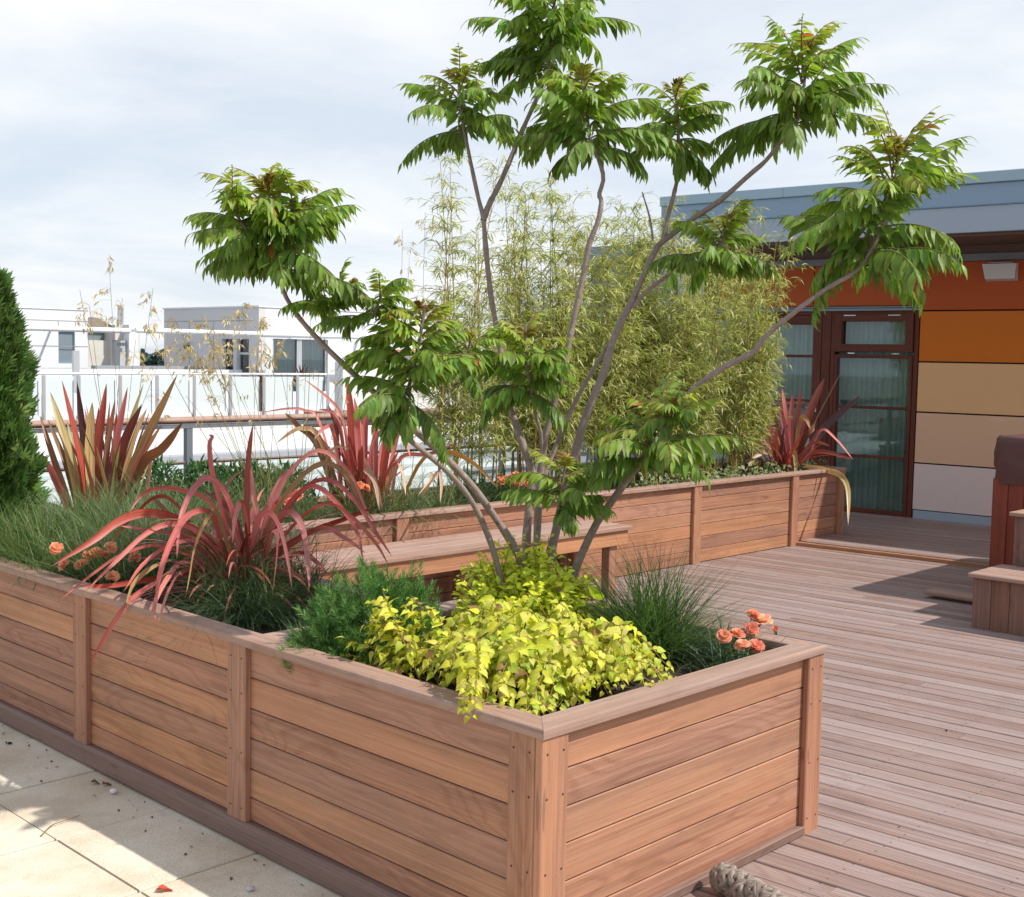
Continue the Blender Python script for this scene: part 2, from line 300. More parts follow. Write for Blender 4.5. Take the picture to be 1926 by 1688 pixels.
k = m.mix(m.n('MapRange', {0: (na, 0), 1: .52, 2: .66, 4: .55}), o2(k), (.30, .26, .21, 1))
k = m.mix(m.n('MapRange', {0: (na, 0), 1: .46, 2: .30, 4: .35}), o2(k), (.86, .82, .74, 1))
PAVE = m.done(m.n('BsdfPrincipled', {'Base Color': o2(k), 'Roughness': .85, 'Specular IOR Level': .2, 'Normal': m.n('Bump', {'Strength': .4, 'Distance': .003, 'Height': (na, 0)})}))
a = Acc()
for i in range(-9, 1):
    for j in range(-6, 16):
        x1 = 2.035+.605*i; y0 = 4.285+.608*j+(0 if i > -3 else .3)
        if i == 0: lo, hi = (2.039, y0+.004), (2.62, y0+.603)
        else: lo, hi = (x1+.004, y0+.004), (x1+.600, y0+.603)
        if hi[1] < -3: continue
        dz = rng.normal(0, .0012)
        a.box((lo[0], lo[1], -.14), (hi[0], hi[1], -.08+dz), 0, None, .004)
tag(a.build('paving', PAVE), kind='structure')
a = Acc(); a.add([(-6, -5, -.098), (2.6, -5, -.098), (2.6, 16, -.098), (-6, 16, -.098)], [(0, 1, 2, 3)])
tag(a.build('paving_bed', plain('joint_sand', (.07, .055, .04), .95, .3, 20.)), kind='structure')
# deck: boards run along dd, almost parallel to the planter's long side
DA = D2R(-3.2)
def deck(name, z, x0, x1, y0, y1, A, ox, clip, thick=.028):
    a = Acc(); ca, sa = math.cos(A), math.sin(A); p = .1115
    for i in range(int((x1-x0)/p)+1):
        xa = x0+i*p; y = y0-rng.uniform(0, 3.)
        ye = 2.2 if i < 4 else y1
        while y < ye:
            L = rng.choice([2.7, 3.15, 3.6, 4.5]); e = min(y+L, ye)
            s0 = max(y, y0)
            if e-s0 > .05:
                zz = z-thick/2+rng.normal(0, .0008)
                a.bar((xa+p/2, s0+.0015, zz), (xa+p/2, e-.0015, zz), .1065+rng.normal(0, .0006), thick, (1, 0, 0), .0035)
            y = e
    V = np.concatenate(a.V); V = V@np.array([[ca, -sa, 0], [sa, ca, 0], [0, 0, 1.]]) + np.array(ox)
    a.V = [V]
    o = a.build(name, W_DECK); return tag(o, kind='structure')
# rotate by -A about z: (x, y) -> along-board direction (sin A, cos A)
deck('deck', 0., .0, 7.95, -4.2, 7.4, DA, (2.62, 0, 0), None)
a = Acc(); a.add([(2.53, -6, -.034), (13.5, -6, -.034), (13.5, 9, -.034), (2.53, 9, -.034)], [(0, 1, 2, 3)])
tag(a.build('deck_substructure', plain('deck_void', (.02, .016, .014), .95)), kind='structure')
FA = D2R(-5.)
fdir = np.array([math.sin(FA), math.cos(FA), 0.])      # along the facade, away from the camera's right
fnor = np.array([-math.cos(FA), math.sin(FA), 0.])     # out of the facade
SB = np.array([10.20, 6.10, 0])
a = Acc(); p = .1115
for i in range(26):
    c = SB-fnor*(.07+p*(i+.5)); y = -8-rng.uniform(0, 3)
    while y < 3.4:
        L = rng.choice([2.4, 3.15, 3.6]); e = min(y+L, 3.4)
        a.bar(c+fdir*y+[0, 0, .021], c+fdir*(e-.002)+[0, 0, .021], .107, .028, -fnor, .003); y = e
tag(a.build('raised_deck', W_DECK), kind='structure')
a = Acc(); a.bar(SB+fdir*-8+[0, 0, .012], SB+fdir*3.4+[0, 0, .012], .045, .046, fnor, .004)
tag(a.build('deck_step_edge', W_SIDE), kind='structure')
# ================================================================== near planter
def screws(a, x, y, axis, zs, off):
    for z in zs:
        for o_ in off:
            c = np.array([x, y+o_, z]) if axis == 'x' else np.array([x+o_, y, z]); d = np.array([-.0012, 0, 0]) if axis == 'x' else np.array([0, -.0012, 0])
            a.tube(np.array([c-d, c+d]), [.0034, .0034], 8, (.16, .14, .13), .5)
PL = thing('planter', (2.6, 4.2, -.08), 'long hardwood planter with mitred front corner, holding the small tree and rosy spiky plant', 'planter', 'hardwood planters on the roof terrace')
SEAM = [.013, .1, .208, .323, .434, .549, .668]
def cladding(name, par, p0, dirv, L, inward, zs=SEAM, th=.022, splits=None):
    a = Acc(); dirv = np.array(dirv, float); inw = np.array(inward, float)
    for z0, z1 in zip(zs[:-1], zs[1:]):
        cuts = [0]+[c for c in (splits or [])]+[L]
        for s0, s1 in zip(cuts[:-1], cuts[1:]):
            q = np.array(p0, float)+inw*(th/2)+np.array([0, 0, (z0+z1)/2])
            a.bar(q+dirv*s0, q+dirv*s1, z1-z0-.0035, th, (0, 0, 1), .003)
    b = np.array(p0, float)+inw*(th+.004)
    a.bar(b+dirv*0+[0, 0, .33], b+dirv*L+[0, 0, .33], .66, .004, (0, 0, 1), r=.1)
    return a.build(name, W_SIDE, par)
cladding('side_boards', PL, (2.525, 2.32, 0), (0, 1, 0), 7.6, (1, 0, 0), splits=[1.47, 2.70, 3.92, 5.1])
cladding('end_boards', PL, (2.53, 2.305, 0), (1, 0, 0), 1.49, (0, 1, 0))
cladding('inner_boards', PL, (4.035, 2.33, 0), (0, 1, 0), 1.46, (-1, 0, 0)); cladding('inner_boards', PL, (3.44, 3.80, 0), (0, 1, 0), 2.30, (-1, 0, 0))
for y0 in (3.75, 4.97, 6.19, 7.41):
    a = Acc(); a.box((2.50, y0, .0135), (2.526, y0+.118, .6675), 2, None, .003); screws(a, 2.50, y0, 'x', (.06, .27, .49, .62), (.024, .094)); a.build('post', W_SIDE, PL)
a = Acc(); a.box((2.50, 2.307, -.078), (2.526, 2.414, .6675), 2, None, .003); screws(a, 2.50, 2.307, 'x', (.06, .27, .49, .62), (.022, .085)); a.build('post', W_SIDE, PL)
a = Acc(); a.box((2.4985, 2.28, -.078), (2.613, 2.3065, .6675), 2, .3, .003); screws(a, 2.4985, 2.28, 'y', (.06, .27, .49, .62), (.024, .092)); a.build('post', W_SIDE, PL)
a = Acc(); a.box((3.932, 2.28, .0), (4.037, 2.306, .6675), 2, None, .004); screws(a, 3.932, 2.28, 'y', (.06, .27, .49, .62), (.022, .083)); a.build('post', W_SIDE, PL)
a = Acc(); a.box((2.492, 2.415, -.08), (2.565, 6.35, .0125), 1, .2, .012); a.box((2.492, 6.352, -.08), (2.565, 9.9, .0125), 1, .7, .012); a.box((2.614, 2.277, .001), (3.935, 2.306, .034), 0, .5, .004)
a.build('plinth', W_DARK, PL)
# rim cap with mitred corners: outline sections extruded with a rounded outer edge
def rim(acc, outer, inner, z0=.6685, z1=.697, b=.007, r=None):
    """outer/inner: end points (2 each) in plan, so ends may be mitred"""
    o0, o1 = [np.array(p, float) for p in outer]; i0, i1 = [np.array(p, float) for p in inner]
    V = []; G = []; r = rng.random() if r is None else r; L = np.linalg.norm(o1-o0); wd = np.linalg.norm(o0-i0)
    for k, (o, i) in enumerate(((o0, i0), (o1, i1))):
        d = i-o; n = d/np.linalg.norm(d)
        prof = [(o, z0), (o, z1-b), (o+d*(b*.3/wd), z1-b*.3), (o+d*(b/wd), z1), (i-d*(.003/wd), z1), (i, z1-.003), (i, z0)]
        for q, z in prof:
            V.append((q[0], q[1], z)); G.append((r*53+k*L, np.linalg.norm(np.array(q)-o)+(z1-z), r))
    n = 7; Q = [(i, (i+1) % n, n+(i+1) % n, n+i) for i in range(n)]
    Q += [(0, 1, 2, 3), (0, 3, 4, 6), (3, 4, 5, 6), (10, 9, 8, 7), (13, 11, 10, 7), (13, 12, 11, 10)]
    acc.add(V, Q, (1, 1, 1), G)
RX0, RX1, RY0, RW = 2.495, 4.043, 2.274, .10
a = Acc()
rim(a, ((RX0, 6.38), (RX0, RY0)), ((RX0+RW, 6.38), (RX0+RW, RY0+RW)), r=.31)
rim(a, ((RX0, 9.9), (RX0, 6.382)), ((RX0+RW, 9.9), (RX0+RW, 6.382)), r=.62)
rim(a, ((RX0+.001, RY0-.0005), (RX1, RY0-.0005)), ((RX0+RW+.001, RY0+RW), (RX1-RW, RY0+RW)), r=.47)
rim(a, ((RX1, RY0+.001), (RX1, 3.792)), ((RX1-RW, RY0+RW+.001), (RX1-RW, 3.66)), r=.83); rim(a, ((3.45, 3.793), (3.45, 6.18)), ((3.35, 3.793), (3.35, 6.18)), r=.29)
rim(a, ((RX0+RW+.001, 3.66), (RX1-RW-.001, 3.66)), ((RX0+RW+.001, 3.79), (RX1-RW-.001, 3.79)), z0=.666, z1=.694, r=.55)
a.build('rim', W_RIM, PL)
a = Acc(); a.box((2.60, 3.672, .02), (3.94, 3.70, .665), 0); a.build('divider', W_SIDE, PL)
def soil(name, x0, x1, y0, y1, par, z=.612):
    n = 26; xs = np.linspace(x0, x1, n); ys = np.linspace(y0, y1, n); X, Y = np.meshgrid(xs, ys, indexing='ij')
    Z = z+rng.normal(0, .008, X.shape)+.015*np.sin(X*9)*np.sin(Y*7); V = np.stack([X, Y, Z], -1).reshape(-1, 3)
    i, j = np.meshgrid(np.arange(n-1), np.arange(n-1), indexing='ij'); Q = np.stack([i*n+j, (i+1)*n+j, (i+1)*n+j+1, i*n+j+1], -1).reshape(-1, 4)
    a = Acc(); a.add(V, Q); return a.build(name, SOIL, par, True)
soil('soil', 2.55, 4.01, 2.33, 3.68, PL); soil('soil', 2.55, 3.43, 3.71, 6.12, PL); soil('soil', 2.55, 4.05, 6.121, 9.8, PL)
# ================================================================== rear planter
RP = thing('planter', (7.5, 6.6, 0), 'far hardwood planter running behind the bench to the glazed door, full of bamboo', 'planter', 'hardwood planters on the roof terrace')
cladding('front_boards', RP, (3.46, 6.118, 0), (1, 0, 0), 7.57, (0, 1, 0), zs=[.004, .112, .222, .333, .444, .556, .668], splits=[1.82, 3.44, 5.06, 6.68])
for x0 in (5.22, 6.84, 8.52, 10.08):
    a = Acc(); a.box((x0, 6.088, .0), (x0+.11, 6.119, .6675), 2, None, .004); a.build('post', W_SIDE, RP)
a = Acc(); a.box((10.94, 6.085, .0), (11.05, 6.12, .6675), 2, None, .004); a.build('post', W_SIDE, RP)
cladding('end_boards', RP, (11.04, 6.13, 0), (0, 1, 0), 1.05, (-1, 0, 0), zs=[.036, .112, .222, .333, .444, .556, .668])
a = Acc()
rim(a, ((3.452, 6.08), (8.1, 6.08)), ((3.452, 6.18), (8.1, 6.18)), r=.21); rim(a, ((8.102, 6.08), (11.06, 6.08)), ((8.102, 6.18), (10.96, 6.18)), r=.77)
rim(a, ((11.06, 6.081), (11.06, 7.2)), ((10.96, 6.181), (10.96, 7.2)), r=.4); rim(a, ((4.046, 7.2), (11.06, 7.2)), ((4.046, 7.12), (10.96, 7.12)), r=.5)
a.build('rim', W_RIM, RP); soil('soil', 4.05, 11.0, 6.15, 7.15, RP)
a = Acc(); a.box((4.05, 7.14, .0), (11.0, 7.17, .66), 0, .2); a.build('back_board', W_DARK, RP)
# ================================================================== bench
BN = thing('bench', (5.6, 5.8, 0), 'low slatted hardwood bench standing against the far planter', 'bench')
a = Acc()
for k in range(4): a.box((3.50, 5.565+.124*k, .492), (7.03, 5.565+.124*k+.1205, .522), 0, None, .004)
a.build('seat', W_RIM, BN)
a = Acc(); a.box((3.52, 5.585, .385), (7.0, 5.612, .491), 0, .58, .003); a.box((3.52, 6.03, .385), (7.0, 6.055, .491), 0, .3, .003); a.box((6.972, 5.613, .386), (6.999, 6.029, .49), 1, .4, .003)
a.build('apron', W_SIDE, BN)
for x0 in (6.83, 5.66, 4.4, 3.54):
    for y0 in (5.614, 5.95): a = Acc(); a.box((x0, y0, .001), (x0+.085, y0+.075, .4915), 2, None, .004); a.build('leg', W_SIDE, BN)
# ================================================================== balustrade behind the planters
BL = thing('balustrade', (6, 7.3, 0), 'terrace balustrade with rounded timber handrail on a grey steel bar and posts', 'balustrade')
a = Acc(); pr = [(math.cos(q)*.042, math.sin(q)*.024) for q in np.linspace(0, 2*math.pi, 16, endpoint=False)]
V = [(x, 7.28+c, 1.27+s) for x in (1.0, 12.2) for c, s in pr]; n = 16
G = [(x*1., .3*c/.05+s, .42) for x in (1.0, 12.2) for c, s in pr]
a.add(V, [(i, (i+1) % n, n+(i+1) % n, n+i) for i in range(n)], (1, 1, 1), G); a.build('handrail', W_RIM, BL, True)
a = Acc(); a.box((1.0, 7.255, 1.218), (12.2, 7.305, 1.243), 0); a.build('rail_bar', METAL, BL)
a = Acc(); a.box((1.0, 7.27, .985), (12.2, 7.285, .995), 0); a.build('lower_rail', W_RIM, BL)
for x0 in (2.9, 4.40, 5.9, 7.4, 8.9, 10.4): a = Acc(); a.box((x0-.022, 7.258, -.3), (x0+.022, 7.302, 1.217), 2); a.build('post', METAL, BL)
# ================================================================== building on the right
FO = np.array([12.82, 6.236, 0.])
BD = thing('building', FO, 'single storey building clad in rust, ochre and pink panels under a blue grey metal roof', 'building')
fl = Acc
def loc(acc): acc.T = (np.stack([fdir, fnor, [0, 0, 1]], 1), FO); return acc       # local: x along facade (away), y out, z up
PC = [((.72, .58, .54), .135, .64), ((.72, .44, .285), .655, 1.20), ((.76, .44, .215), 1.216, 1.75), ((.62, .155, .008), 1.766, 2.306), ((.47, .080, .010), 2.322, 2.83)]
PANEL = vcol('facade_panel', .5, .3, .965, 1.03)
for c, z0, z1 in PC:
    for x0, x1 in ((-1.26, -.012), (-2.52, -1.272), (-3.78, -2.532), (-5.04, -3.792)):
        a = loc(Acc()); a.box((x0, 0, z0), (x1, .014, z1), 0, None, .002, c); a.build('wall_panel', PANEL, BD)
for x0, x1 in ((.0, 1.25), (1.262, 2.5)):
    a = loc(Acc()); a.box((x0, 0, 2.375), (x1, .014, 2.83), 0, None, .002, PC[4][0]); a.build('wall_panel', PANEL, BD)
a = loc(Acc()); a.box((-5.1, -.30, -.2), (-.03, -.012, 3.0), 0); a.box((-.03, -.30, 2.36), (2.72, -.012, 3.0), 0); a.box((2.95, -.30, -.2), (2.98, -.012, 2.36), 0); a.build('wall', plain('wall_backing', (.02, .018, .02), .8), BD)
a = loc(Acc()); a.box((-5.1, -.01, .03), (-.02, .018, .125), 0, None, .002); a.build('base_trim', plain('base_trim', (.34, .40, .48), .5, .05), BD)
a = loc(Acc()); a.box((.0, -.01, 2.318), (2.98, .05, 2.345), 0); a.box((.0, -.01, 2.352), (2.98, .035, 2.366), 0); a.build('lintel_trim', METAL, BD)
a = loc(Acc()); a.box((-5.1, -.05, 2.835), (2.72, .03, 2.91), 0); a.build('eaves_trim', plain('eaves_trim', (.22, .22, .25), .6), BD)
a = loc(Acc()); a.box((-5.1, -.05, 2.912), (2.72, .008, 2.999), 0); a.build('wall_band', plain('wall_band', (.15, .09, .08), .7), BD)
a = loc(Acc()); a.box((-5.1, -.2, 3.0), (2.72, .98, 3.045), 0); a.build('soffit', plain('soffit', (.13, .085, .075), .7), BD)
ROOFM = plain('roof_metal', (.26, .36, .48), .38, .04, 1.2, metal=.25)
a = loc(Acc()); a.box((-5.1, .98, 3.03), (2.72, 1.03, 3.285), 0, None, .004); a.build('fascia', plain('fascia_metal', (.36, .42, .51), .4, .04, 1.2, metal=.2), BD)
a = loc(Acc()); a.box((-5.1, .97, 3.286), (2.72, 1.045, 3.29), 0); a.box((-5.1, .96, 3.292), (2.72, 1.02, 3.50), 0, None, .004); a.build('fascia', ROOFM, BD)
a = loc(Acc())
for i in range(5): a.box((-5.1+1.5655*i, .955, 3.50), (-5.1+1.5655*i+1.5625, 1.05, 3.61), 0, None, .006)
a.build('gutter_cap', plain('cap_metal', (.33, .45, .53), .35, .05, 1.5, metal=.3), BD)
a = loc(Acc()); a.box((-5.1, -6, 3.05), (2.72, .955, 3.56), 0); a.build('roof', ROOFM, BD)
GLASS = glass('window_glass', (.82, .88, .86), .03)
CURT = plain('curtain_cloth', (.62, .72, .68), .9, .05, 2.)
# sidelight with hopper above, then the glazed door leaf; each frame is a part, its panes sub-parts
def frame(name, x0, x1, z0, z1, wd, y0=-.05, y1=.03, par=BD, sides=(1, 1, 1, 1)):
    a = loc(Acc()); L, R_, B, T_ = sides
    if R_: a.box((x0, y0, z0), (x0+wd, y1, z1), 2, None, .004)
    if L: a.box((x1-wd, y0, z0), (x1, y1, z1), 2, None, .004)
    if B: a.box((x0+wd, y0, z0), (x1-wd, y1-.002, z0+wd), 0, None, .004)
    if T_: a.box((x0+wd, y0, z1-wd), (x1-wd, y1-.002, z1), 0, None, .004)
    return a.build(name, W_DOOR, par)
def pane(par, x0, x1, z0, z1, y=-.01): a = loc(Acc()); a.box((x0, y-.006, z0), (x1, y, z1), 0); a.build('pane', GLASS, par)
def bars(par, x0, x1, zs, y1=.012):
    for z in zs: a = loc(Acc()); a.box((x0, -.03, z-.016), (x1, y1, z+.016), 0, None, .003); a.build('glazing_bar', W_DOOR, par)
HW = plain('brushed_steel', (.6, .6, .62), .3, .05, 5., metal=.9)
fr = frame('outer_frame', .0, 1.02, .03, 2.315, .05, -.06, .02)
tr_ = frame('transom_window', .055, .965, 1.86, 2.285, .085, -.05, .045); pane(tr_, .142, .88, 1.947, 2.20)
a = loc(Acc()); 
for x in (.2, .72): a.box((x, .046, 2.262), (x+.14, .055, 2.272), 0); a.box((x, .02, 1.835), (x+.08, .046, 1.848), 0)
a.build('hinge', HW, tr_)
sd = frame('sidelight', .055, .965, .05, 1.825, .036, -.05, .025); pane(sd, .093, .927, .09, 1.787); bars(sd, .093, .927, (.68, 1.235))
a = loc(Acc()); a.box((1.022, -.06, .03), (1.13, .026, 2.315), 2, None, .004); a.build('mullion', W_DOOR, BD)
dr = frame('door', 1.134, 2.14, .05, 2.27, .105, -.05, .03); pane(dr, 1.24, 2.034, .156, 2.164); bars(dr, 1.24, 2.034, (.72, 1.28, 1.80))
a = loc(Acc()); a.box((1.165, .031, 1.16), (1.20, .04, 1.34), 2, None, .004); a.bar((1.182, .04, 1.21), (1.182, .085, 1.21), .018, .018, (0, 0, 1), .006); a.bar((1.182, .08, 1.21), (1.30, .08, 1.20), .02, .02, (0, 0, 1), .008); a.build('handle', HW, dr)
a = loc(Acc()); a.box((1.134, -.06, 2.272), (2.98, .02, 2.317), 0, None, .004); a.box((2.142, -.06, .03), (2.24, .026, 2.27), 2, None, .004); a.build('outer_frame', W_DOOR, BD)
s2 = frame('sidelight', 2.244, 2.95, .05, 2.27, .05, -.05, .025); pane(s2, 2.296, 2.898, .1, 2.22); bars(s2, 2.296, 2.898, (.72, 1.28, 1.80))
a = loc(Acc()); n = 560; xs = np.linspace(.06, 2.94, n); rr = np.cumsum(.7+.6*rng.random(n)); yy = -.20+.030*np.sin(rr*.52)+.012*np.sin(rr*.21+1); 
Vv = [(x, y+dy, z) for z, dy in ((.04, .0), (1.1, .004), (2.31, 0.)) for x, y in zip(xs, yy)]
a.add(Vv, [(k*n+i, k*n+i+1, (k+1)*n+i+1, (k+1)*n+i) for k in (0, 1) for i in range(n-1)]); a.build('curtain', CURT, BD, True)
a = loc(Acc()); a.box((-.03, -2.6, -.1), (3.0, -2.5, 2.7), 0); a.box((-.03, -2.5, -.1), (3.0, -.07, .028), 0); a.box((-.03, -2.5, 2.4), (3.0, -.32, 2.5), 0); a.box((-.1, -2.5, -.1), (-.03, -.3, 2.5), 2); a.box((3.0, -2.5, -.1), (3.07, -.3, 2.5), 2); a.build('room_shell', plain('room_wall', (.30, .33, .31), .9), BD)
# wall light
a = loc(Acc()); V = [(-.70, .015, 2.80), (-1.02, .015, 2.80), (-1.02, .015, 2.615), (-.70, .015, 2.615), (-.685, .13, 2.79), (-1.035, .13, 2.79), (-1.01, .095, 2.635), (-.71, .095, 2.635)]
a.add(V, [(0, 1, 2, 3), (4, 7, 6, 5), (0, 4, 5, 1), (3, 2, 6, 7), (0, 3, 7, 4), (1, 5, 6, 2)])
WL = thing('wall_light', FO+fdir*-.85+fnor*.015+[0, 0, 2.62], 'pale grey wedge shaped wall light on the rust red panel', 'wall light')
a.build('shade', plain('lamp_body', (.62, .60, .60), .5, .05), WL)
a = loc(Acc()); a.box((-.985, .03, 2.80), (-.735, .115, 2.806), 0); a.build('lens', glass('lamp_lens', (.8, .8, .8), .1), WL)
# second roof behind the bamboo
a = Acc(); a.box((13.2, 9.8, -1), (17, 11.3, 3.02), 0, None, .01); a.box((13.05, 9.75, 3.03), (17, 11.4, 3.26), 0, None, .02)
tag(a.build('rooftop_block', plain('block_grey', (.20, .24, .29), .5, .08)), 'grey flat roofed block half hidden behind the tops of the bamboo', 'building')
# ================================================================== hot tub, steps, plank
TX, TY = 9.04, 3.77
HT = thing('hot_tub', (TX+1, TY-1, 0), 'square hot tub in red stained timber under a padded maroon cover', 'hot tub')
a = Acc()
for k in range(17): a.box((TX, TY-.118*(k+1)+.003, .002), (TX+.024, TY-.118*k, .90), 2, None, .004)
for k in range(17): a.box((TX+.026+.118*k, TY-.024, .002), (TX+.026+.118*k+.115, TY, .90), 2, None, .004)
a.box((TX+.024, TY-2.0, .01), (TX+2.0, TY-.026, .89), 2, .3); a.build('cabinet', W_TUB, HT)
# cover: rounded padded slab with wrinkled skirt
n, mm = 120, 24; per = []; R_ = .10; cx0, cy0, hx, hy = TX+1.0, TY-1.0, 1.02, 1.02
for k in range(n):
    q = 2*math.pi*k/n; c, s = math.cos(q), math.sin(q); e = 26
    rr_ = (abs(c)**e+abs(s)**e)**(-1/e); per.append((c*rr_, s*rr_))
per = np.array(per); V = []
prof = [(1.0, .862), (1.004, .90), (1.0, .95), (1.006, 1.0), (1.0, 1.05), (1.005, 1.10), (1.0, 1.16), (.998, 1.195), (.985, 1.212), (.94, 1.218), (.7, 1.225), (.4, 1.23), (.02, 1.232)]
for i, (s, z) in enumerate(prof):
    wob = .004*np.sin(np.arange(n)*.9+i*1.3)+.004*np.sin(np.arange(n)*.37+i*.7) if i < 8 else 0*np.arange(n)
    zz_ = z+.008*np.sin(np.arange(n)*.55+i)*(i < 9)
    V.append(np.stack([cx0+per[:, 0]*(hx*s+wob), cy0+per[:, 1]*(hy*s+wob), zz_], 1))
V = np.concatenate(V); Q = [(i*n+j, i*n+(j+1) % n, (i+1)*n+(j+1) % n, (i+1)*n+j) for i in range(len(prof)-1) for j in range(n)]
a = Acc(); a.add(V, Q); a.build('cover', plain('maroon_vinyl', (.105, .045, .042), .5, .12, 4., bump=.25, bscale=14.), HT, True)
ST = thing('steps', (8.2, 3.0, 0), 'two step timber stair with vertical boarded risers leading up to the hot tub', 'steps')
a = Acc()
for k in range(9): a.box((7.93, 3.405-.122*(k+1)+.003, .002), (7.952, 3.405-.122*k, .337), 2, None, .003)
for k in range(4): a.box((7.953+.122*k, 3.383, .002), (7.953+.122*k+.119, 3.405, .337), 2, None, .003)
a.build('lower_riser', wood('step_hardwood', [(.22, .105, .07), (.27, .14, .085), (.18, .095, .07)], weather=.25), ST)
a = Acc()
for k in range(4): a.box((7.90+.137*k, 2.25, .3385), (7.90+.137*k+.134, 3.43, .365), 1, None, .004)
a.build('lower_tread', W_RIM, ST)
a = Acc()
for k in range(9): a.box((8.45, 3.36-.122*(k+1)+.003, .3655), (8.472, 3.36-.122*k, .706), 2, None, .003)
for k in range(4): a.box((8.473+.122*k, 3.338, .002), (8.473+.122*k+.119, 3.36, .706), 2, None, .003)
a.build('upper_riser', wood('step_hardwood_b', [(.21, .105, .08), (.24, .125, .09)], weather=.3), ST)
a = Acc()
for k in range(4): a.box((8.415+.14*k, 2.25, .7075), (8.415+.14*k+.137, 3.385, .735), 1, None, .004)
a.build('upper_tread', W_RIM, ST)
a = Acc(); a.box((8.66, 2.6, .028), (8.80, 4.09, .056), 1, .35, .004); a.box((8.69, 3.4, .0008), (8.78, 3.46, .0275), 0, .3); a.box((8.70, 2.7, .0008), (8.79, 2.76, .0275), 0, .3)
tag(a.build('plank', W_RIM, base=(8.73, 3.4, 0)), 'loose grey brown plank lying on the deck beside the steps', 'plank')
# ================================================================== braided rope
P = smooth_path([atz(1343, 1643, .058), atz(1386, 1665, .054), atz(1435, 1692, .05), atz(1500, 1735, .046), atz(1620, 1800, .046)], 160)
tn = nrm(np.gradient(P, axis=0)); sd_ = nrm(np.cross(tn, [0, 0, 1])); nn_ = np.cross(sd_, tn); Ls = np.concatenate([[0], np.cumsum(np.linalg.norm(np.diff(P, axis=0), axis=1))])
a = Acc(); RR_ = .044
for sgn in (1, -1):
    for k in range(5):
        th = sgn*Ls*2*math.pi/.19+k*2*math.pi/5+(0 if sgn > 0 else .3); ro = RR_*(.92+.08*np.sin(5*(Ls*2*math.pi/.19)*1.0+k*2.5+(0 if sgn > 0 else math.pi)))
        endt = np.clip(Ls/.035, 0, 1)**.5
        ro = ro*endt
        q = P+sd_*(np.cos(th)*ro)[:, None]+nn_*(np.sin(th)*ro)[:, None]
        for off in (-.0065, .0065):
            oo = sd_*(np.cos(th+off/RR_)*ro)[:, None]+nn_*(np.sin(th+off/RR_)*ro)[:, None]
            cR = .17+.13*rng.random(); a.tube(P+oo, .0092, 6, (cR*1.1, cR*.90, cR*.76), r=rng.random())
a.tube(P, RR_*.8*np.clip(Ls/.03, .2, 1), 10, (.12, .10, .08))
mr = NT('rope_fibre'); at = mr.n('Attribute', attribute_name='col'); g = mr.n('Attribute', attribute_name='gc'); sp = mr.n('SeparateXYZ', {0: (g, 1)})
nz = mr.n('TexNoise', {'Vector': mr.n('CombineXYZ', {0: mr.math('MULTIPLY', (sp, 0), 60.), 1: mr.math('MULTIPLY', (sp, 1), 60.), 2: (sp, 2)}), 'Scale': 1., 'Detail': 4.})
kk = mr.mix((nz, 0), o2(mr.mix(1., (at, 0), g3(.55), 'MULTIPLY')), o2(mr.mix(1., (at, 0), g3(1.45), 'MULTIPLY')))
ROPE = mr.done(mr.n('BsdfPrincipled', {'Base Color': o2(kk), 'Roughness': .9, 'Normal': mr.n('Bump', {'Strength': .6, 'Distance': .004, 'Height': (nz, 0)})}))
tag(a.build('rope', ROPE, base=P[0], smooth=True), 'thick weathered braided rope end lying on the deck', 'rope')
# ================================================================== leaf templates
def leaf_T(half, droop=.1, fold=.15, wave=0., ns=6, prof=None, twist=0.):
    """unit leaf along +y, facing +z; half = half width"""
    ts = np.linspace(0, 1, ns); pw = prof if prof is not None else np.sin(np.pi*np.clip(ts, .04, .985)**.75)**.85
    V = []; uv = []
    for i, (tt, w_) in enumerate(zip(ts, pw)):
        for j in (-1, 0, 1):
            z = -droop*tt*tt+abs(j)*w_*half*fold+wave*math.sin(tt*9+j)*abs(j)
            x = j*half*w_; V.append((x*math.cos(twist*tt)-z*0, tt*(1-.3*droop*tt), z+x*math.sin(twist*tt))); uv.append((tt, j))
    Q = [(i*3+j, i*3+j+1, i*3+j+4, i*3+j+3) for i in range(ns-1) for j in (0, 1)]
    return np.array(V), np.array(Q), np.array(uv, float)
def outline_T(pts, droop=.1, fold=.12):
    """lobed leaf: pts = right-hand outline (x, y) from base to tip; mirrored; midrib vertices between"""
    pts = np.array(pts, float); n = len(pts); V = []; uv = []
    for x, y in pts:
        for j in (-1, 0, 1):
            V.append((j*x, y if j else min(max(y, 0), 1), -droop*y*y+abs(j*x)*fold)); uv.append((y, j))
    Q = [(i*3+j, i*3+j+1, i*3+j+4, i*3+j+3) for i in range(n-1) for j in (0, 1)]
    return np.array(V), np.array(Q), np.array(uv, float)
def frames(d, n):
    d = nrm(d); n = np.asarray(n, float); n = nrm(n-d*np.sum(n*d, -1, keepdims=True)); x = np.cross(d, n); return np.stack([x, d, n], -1)
def vary(c, k, amt=.18):
    c = np.array(c, float); return np.clip(c*(1+rng.normal(0, amt, (k, 1)))*(1+rng.normal(0, amt*.35, (k, 3))), .003, .95)
def unit_sphere(k): v = rng.normal(size=(k, 3)); return nrm(v)
def lerp(a, b, t): return np.asarray(a)*(1-t)+np.asarray(b)*t
def grad(stops, t):
    xs = [s for s, _ in stops]; cs = np.array([c for _, c in stops]); return np.stack([np.interp(t, xs, cs[:, i]) for i in range(3)], -1)
